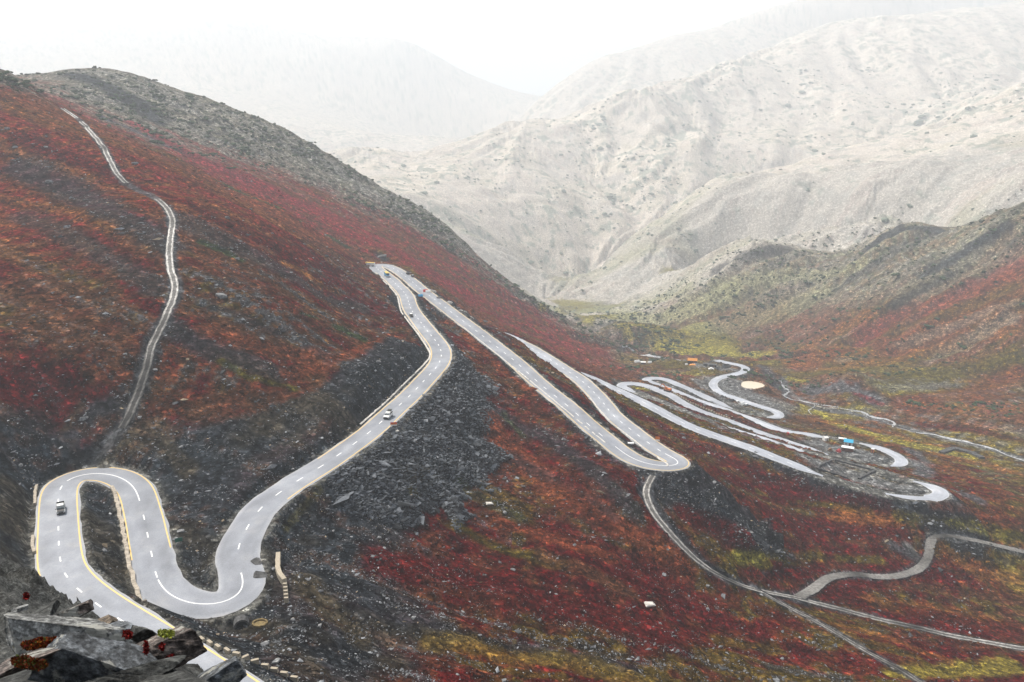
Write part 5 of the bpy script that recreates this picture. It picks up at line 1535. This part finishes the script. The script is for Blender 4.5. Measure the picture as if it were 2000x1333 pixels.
# single stones large enough to point at
def rock_mesh(name, seed, planes=14, sub=3, rough=.05, dims=(1, 1, 1), keep=.72):
    """a split block: a ball cut flat by many planes, then weathered"""
    r_ = np.random.default_rng(seed)
    b = bmesh.new(); bmesh.ops.create_icosphere(b, subdivisions=sub, radius=1.0)
    V = np.array([v.co[:] for v in b.verts])
    nrm = [np.array(q, float) for q in ((1, 0, 0), (-1, 0, 0), (0, 1, 0), (0, -1, 0), (0, 0, 1), (0, 0, -1))]
    nrm = [q + r_.normal(0, .22, 3) for q in nrm] + [r_.normal(0, 1, 3) for _ in range(planes - 6)]
    for k, q in enumerate(nrm):
        q = q / np.linalg.norm(q); lim = r_.uniform(.50, .62) if k < 6 else r_.uniform(keep, .92)
        d = V @ q; over = np.clip(d - lim, 0, None)
        V = V - over[:, None] * q[None]
    V = V / .6 * np.array(dims)
    N3 = lambda s, sc: np.array([fbm(V[:, 0] * sc + V[:, 2] * .7 * sc, V[:, 1] * sc - V[:, 2] * sc * .9 + s, 4, s)]).T[:, :, 0] if False else fbm(V[:, 0] * sc + V[:, 2] * 1.7 * sc, V[:, 1] * sc - V[:, 2] * sc * 1.3 + s, 4, seed)[:, None]
    dirn = V / (np.linalg.norm(V, axis=1)[:, None] + 1e-9)
    V = V + dirn * rough * min(dims) * N3(1.3, 2.2 / min(dims)) * 1.4 + dirn * rough * .5 * min(dims) * N3(4.1, 9 / min(dims))
    for v, c in zip(b.verts, V): v.co = c
    me = bpy.data.meshes.new(name); b.to_mesh(me); b.free()
    for p in me.polygons: p.use_smooth = sub > 3
    return me


m_b = Mat('boulder_rock', .95, .05); geo = m_b.node('ShaderNodeNewGeometry')
n1 = m_b.noise(1.2, 8, .7, geo.outputs['Position'])
m_bould = m_b.out(m_b.ramp(n1.outputs['Fac'], [(.3, (.07, .075, .08)), (.5, (.17, .175, .18)), (.68, (.34, .34, .33))]), m_b.bump(n1.outputs['Fac'], .7, .15))
BMs = [rock_mesh('boulder', 100 + k, 12, 2, .05, (1.0, .7, .42)) for k in range(6)]
for me in BMs: me.materials.append(m_bould)
P, i, j = pick_pts(wgt * off_road * (R2 < 620) * (0.4 + dens), 110)
for k, q in enumerate(P):
    o = bpy.data.objects.new('boulder', BMs[k % 6]); COL.objects.link(o)
    s_ = math.exp(random.gauss(0, .3)) * .75 * min(max(R2[i[k], j[k]] / 300, .7), 1.6)
    o.location = q + np.array((0, 0, .1 * s_)); o.scale = (s_, s_, s_); o.rotation_euler = (random.uniform(-.2, .2), random.uniform(-.2, .2), random.uniform(0, 6.28))
    tag(o, 'loose grey boulder lying on the stony heath slope', 'boulder', 'loose boulders on the slopes')
for (u, v), s_, lab in (((1268, 1181), 2.0, 'flat white boulder alone on the dark red slope at lower right'), ((955, 984), 1.5, 'long pale slab of rock on the heath below the black rubble'), ((960, 989), 1.2, None), ((215, 1008), .1, None)):
    if lab is None: continue
    q = g(u, v); o = bpy.data.objects.new('boulder', BMs[0].copy()); COL.objects.link(o); o.data.materials.clear(); o.data.materials.append(MT['pipe'])
    o.location = q; o.scale = (s_, s_ * .9, s_ * .6); tag(o, lab, 'boulder')

for (u, v), s_, mt, lab in (((502, 1100), 1.5, 'stone', 'dark flat rock lying on the road edge at the second bend'), ((509, 1124), 1.7, 'stone', 'dark broken rock on the road edge just below another at the second bend'), ((746, 503), 4.5, 'stone', 'dark crag on the slope just above the upper hairpin'),
                           ((612, 893), 1.3, 'stone', 'dark jagged rock beside the inner road edge where the straight begins'), ((858, 583), 2.2, 'stone', 'dark rock heaped beside the road behind the stall awnings'), ((877, 592), 2.0, 'pipe', 'pale rock on the roadside rubble past the stall awnings'),
                           ((893, 602), 2.2, 'stone', 'last dark rock of the rubble beside the road past the stalls'), ((775, 842), .9, 'pipe', 'small white rock just below the barrier board')):
    q = g(u, v); o = bpy.data.objects.new('boulder', BMs[int(u) % 6].copy()); COL.objects.link(o); o.data.materials.clear(); o.data.materials.append(MT[mt])
    o.location = q; o.scale = (s_, s_, s_ * .9); o.rotation_euler = (.1, .1, u); tag(o, lab, 'boulder')

# ------------------------------------------------------------------ the rocky ground under the photographer's feet
SK = np.array([(-260, 1010), (-100, 1050), (20, 1090), (60, 1112), (100, 1140), (140, 1172), (175, 1203), (212, 1230), (260, 1250), (300, 1270), (340, 1290), (400, 1318), (460, 1352), (540, 1400), (900, 1600), (1600, 1800)], float)
sk_a = []; sk_t = []
for u, v in SK:
    d = ray(u, v); sk_a.append(math.atan2(d[0], d[1])); sk_t.append(d[2] / math.hypot(d[0], d[1]))
na, nr = 620, 330
oa = np.linspace(-0.74, 0.15, na)
ol = np.linspace(math.log(1.2), math.log(42), nr)
OA, OL = np.meshgrid(oa, ol, indexing='ij'); OR = np.exp(OL)
ts = np.interp(OA, sk_a, sk_t)
rc = np.interp(OA, [-.95, -.62, -.5, -.42, -.36, .4], [16, 14, 11, 7.5, 5.0, 3.2])
z_c = ts * rc
f_in = np.clip((OR - 1.3) / (rc - 1.3), 0, 1)
zin = -1.75 + (z_c + 1.75) * f_in ** 0.7
tv = lambda v: ray(200, v)[2] / math.hypot(ray(200, v)[0], ray(200, v)[1])
t_g = np.interp(OR, [1.2, 2.0, 2.7, 3.3, 3.7, 4.2, 5.0, 6.2, 9.0], [-1.4, -.95, tv(1400), tv(1336), tv(1318), tv(1268), tv(1244), tv(1216), tv(1165)])
zin = np.where(OR < 9.0, np.maximum(zin, t_g * OR), zin)
zin = np.minimum(zin, (ts - .012) * OR)
zout = z_c - (OR - rc) * 1.35
OZ = np.where(OR < rc, zin, zout)
OX = np.sin(OA) * OR; OY = np.cos(OA) * OR
# strata dipping down to the right: stepped ledges
cdir = OX * .55 + OY * .83
strat = (OX * -.5 + OY * .45 + OZ * 1.1)
led = ridged(OX * 1.4 + strat, OY * .9, 5, 201)
amp = (.07 + .034 * OR) * (.35 + .65 * sstep(4.8, 7, OR))
OZ2 = OZ + amp * (led - .55) * 1.6 + .35 * amp * fbm(strat * 3.2, cdir * .5, 4, 205) + .02 * fbm(OX * 7, OY * 7, 4, 209)
OZ2 = np.where(OR < rc * 1.02, np.minimum(OZ2, (ts + .014 + .010 * fbm(OA * 60, OA * 0, 3, 3)) * OR), OZ2)
V = np.stack([OX, OY, OZ2], -1).reshape(-1, 3)
me = fast_mesh('rocky_ground', V, grid_faces(na, nr)[:, ::-1])


def near_rock(name, base, lichen=True, warm=0.0):
    m = Mat(name, .85, .25)
    tc = m.node('ShaderNodeNewGeometry')
    mp = m.node('ShaderNodeMapping'); mp.inputs['Rotation'].default_value = (.5, .35, .6); mp.inputs['Scale'].default_value = (1.2, 1.2, 3.2)
    m.l.new(tc.outputs['Position'], mp.inputs['Vector'])
    n1 = m.noise(2.2, 12, .72, mp.outputs[0]); n2 = m.noise(26, 8, .7, tc.outputs['Position']); n3 = m.noise(5.5, 7, .62, tc.outputs['Position'])
    b = np.array(base)
    col = m.ramp(n1.outputs['Fac'], [(.32, tuple(b * .25)), (.47, tuple(b * .7)), (.58, tuple(b * 1.25)), (.72, tuple(b * np.array((1.5 + warm, 1.47, 1.45 - warm))))])
    col = m.mix(1.0, col, m.ramp(n2.outputs['Fac'], [(.34, .22), (.5, .95), (.64, 2.6)]), 'MULTIPLY')
    if lichen:
        col = m.mix(m.ramp(n3.outputs['Fac'], [(.56, 0.0), (.60, .8)]), col, (.42, .42, .38))
        n4 = m.noise(3.4, 6, .65, tc.outputs['Position']); n4.inputs['Distortion'].default_value = .4
        col = m.mix(m.ramp(n4.outputs['Fac'], [(.67, 0.0), (.70, .7)]), col, (.20, .17, .05))
    nb = m.bump(n1.outputs['Fac'], .9, .09); nb = m.bump(n2.outputs['Fac'], .9, .018, nb)
    return m.out(col, nb)


NR_ = dict(dark=near_rock('dark_bedrock', (.055, .057, .054), False, .1), grey=near_rock('grey_slab_rock', (.22, .225, .22)), blue=near_rock('blue_grey_rock', (.11, .12, .13)), brown=near_rock('brown_rock', (.12, .10, .09), True, .15), tan=near_rock('tan_rock', (.15, .12, .09), False, .2))
tag(link('rocky_ground', me, NR_['dark']), kind='structure')


def near_boulder(label, u, v, D, wpx, hpx, dep, mat, seed, rot=(0, 0, 0), planes=15, keep=.7, rough=.11):
    """a boulder centred in a direction at axis depth D, about wpx by hpx wide and high in frame units"""
    c = PD(u, v, D)
    sx = wpx * D / F / 2; sz = hpx * D / F / 2
    me = rock_mesh('boulder', seed, planes, 6, rough, (sx, dep / 2, sz), keep)
    o = link('boulder', me, NR_[mat])
    d = Vector(ray(u, v)).normalized()
    M = d.to_track_quat('Y', 'Z').to_matrix().to_4x4()
    o.matrix_world = Matrix.Translation(Vector(c) + d * dep * .3) @ M @ Matrix.Rotation(rot[1], 4, 'Y') @ Matrix.Rotation(rot[0], 4, 'X') @ Matrix.Rotation(rot[2], 4, 'Z')
    return tag(o, label, 'boulder')


near_boulder('pale grey flat slab leaning at the lower left, behind the red plants', 116, 1240, 4.3, 188, 66, .3, 'grey', 11, (.15, .34, .1), 12, .8)
near_boulder('large blue-grey boulder with a white lichen patch, at the bottom left', 188, 1304, 3.7, 190, 84, .4, 'blue', 14, (.1, .5, .1), 14, .72)
near_boulder('brown angular boulder with yellow lichen on its top edge', 314, 1282, 3.9, 138, 72, .38, 'brown', 19, (.1, -.20, -.1), 13, .75)
near_boulder('small dark wedge of rock between the two largest boulders', 276, 1243, 4.15, 40, 30, .14, 'dark', 23, (.1, .75, .2), 9, .6)
near_boulder('low dark boulder behind the blue-grey one, its top lined with brown', 200, 1240, 4.5, 118, 26, .3, 'blue', 27, (.1, .06, .1), 12, .75)
near_boulder('tan edged slab wedged behind the dark low boulder', 178, 1225, 5.0, 80, 15, .25, 'tan', 31, (.1, -.16, -.1), 10, .7)
near_boulder('long brown slab in the bottom left corner under the red plants', 66, 1288, 3.6, 110, 24, .3, 'brown', 35, (.1, -.05, .1), 11, .75)
near_boulder('grey slab at the bottom, right of the brown angular boulder', 424, 1326, 3.5, 96, 34, .25, 'blue', 39, (.1, -.3, -.1), 12, .75)
near_boulder('small whitish stone on the dark ledges at the left edge', 41, 1190, 6.5, 24, 9, .12, 'grey', 43, (.1, 0, 0), 10, .8)
near_boulder('dark slab filling the bottom edge below the blue-grey boulder', 215, 1342, 3.3, 200, 40, .3, 'dark', 47, (0, 0, .1), 12, .8)
near_boulder('dark brown slab on the ledges behind the pale grey slab', 130, 1203, 6.2, 96, 20, .35, 'brown', 51, (.1, -.2, .1), 11, .75)
near_boulder('narrow dark slab resting on the ledges at the left edge', 66, 1208, 6.0, 76, 16, .35, 'dark', 55, (.1, -.3, .1), 11, .75)

# red and yellow leaves of low plants between the boulders
LM = col_mat('leaf_colour', .6, 30, .7, 1.3)


def leaves(name, spots, n, size, cols, D, kind=None):
    P = []
    for u, v, ru, rv in spots:
        k = int(n * (ru * rv) / sum(a * b for _, _, a, b in spots)) + 3
        a = rng.random(k) * 6.283; r = np.sqrt(rng.random(k))
        for uu, vv in zip(u + np.cos(a) * r * ru, v + np.sin(a) * r * rv):
            P.append(PD(uu, vv, D * (1 - .0011 * (vv - v) + rng.normal(0, .004))) + np.array((0, 0, rng.random() * .02)))
    P = np.array(P); n = len(P)
    t1 = rng.normal(0, 1, (n, 3)); t1 /= np.linalg.norm(t1, axis=1)[:, None]
    t2 = np.cross(t1, rng.normal(0, 1, (n, 3))); t2 /= np.linalg.norm(t2, axis=1)[:, None]
    s = size * np.exp(rng.normal(0, .3, n))[:, None]
    V = np.stack([P - t1 * s, P + t2 * s * .5, P + t1 * s, P - t2 * s * .5], 1)
    c0 = P.mean(0)
    me = fast_mesh(name, (V - c0).reshape(-1, 3), np.arange(4 * n).reshape(n, 4), False)
    ci = np.array(cols)[rng.integers(0, len(cols), n)] * rng.uniform(.5, 1.5, (n, 1))
    set_col(me, 'Col', np.repeat(ci, 4, axis=0))
    o = link(name, me, LM); o.location = c0
    if kind: tag(o, kind=kind)
    return o


reds = [(.16, .015, .006), (.22, .05, .01), (.26, .09, .015), (.10, .012, .008), (.05, .055, .012), (.03, .012, .006)]
leaves('ground_plants', [(62, 1264, 20, 8), (85, 1262, 24, 11), (112, 1262, 28, 12), (140, 1264, 22, 9), (158, 1260, 12, 5)], 5200, .007, reds, 3.95, 'stuff')
leaves('ground_plants', [(45, 1296, 22, 10), (70, 1302, 24, 9)], 1500, .007, [(.10, .02, .01), (.16, .04, .01), (.05, .06, .015)], 3.45, 'stuff')
for k, (u, v, ru, rv, D, lab) in enumerate(((52, 1166, 4, 6, 8.0, 'small bright red plant on the dark ledges at the left edge'), (286, 1270, 5, 11, 3.55, 'red plant with upright leaves on the front of the brown boulder, the left one'),
                                            (317, 1268, 4, 5, 3.58, 'smaller red plant on the front of the brown boulder, right of another'), (250, 1243, 9, 6, 4.05, 'red plant in the gap left of the small dark wedge of rock'), (335, 1294, 12, 9, 3.5, 'dark red plant under the overhang of the brown boulder'))):
    o = leaves('red_plant', [(u, v, ru, rv)], 120 + 240 * (k > 2), .008 if D < 6 else .018, [(.20, .012, .010), (.11, .010, .010), (.05, .006, .006)], D)
    tag(o, lab, 'plant')
for u, v, ru, rv, D, col_, lab in ((325, 1241, 17, 6, 3.78, (.30, .33, .05), 'bright yellow-green lichen on the top edge of the brown boulder'),):
    leaves('lichen', [(u, v, ru, rv)], 700, .006, [col_, (.22, .24, .07)], D, 'stuff')

# ------------------------------------------------------------------ the air
bm = bmesh.new(); bmesh.ops.create_cube(bm, size=1.0)
for v in bm.verts:
    v.co = Vector((v.co.x * 30000, v.co.y * 30000, v.co.z * 1900 + 100))
me = bpy.data.meshes.new('haze'); bm.to_mesh(me); bm.free()
hm = bpy.data.materials.new('haze'); hm.use_nodes = True
hn = hm.node_tree.nodes; hn.clear()
ho = hn.new('ShaderNodeOutputMaterial'); hv = hn.new('ShaderNodeVolumePrincipled')
hv.inputs['Color'].default_value = (.755, .81, .865, 1)
hv.inputs['Density'].default_value = 2.45e-4
hv.inputs['Anisotropy'].default_value = 0.15
hm.node_tree.links.new(hv.outputs[0], ho.inputs['Volume'])
tag(link('haze', me, hm), kind='stuff')
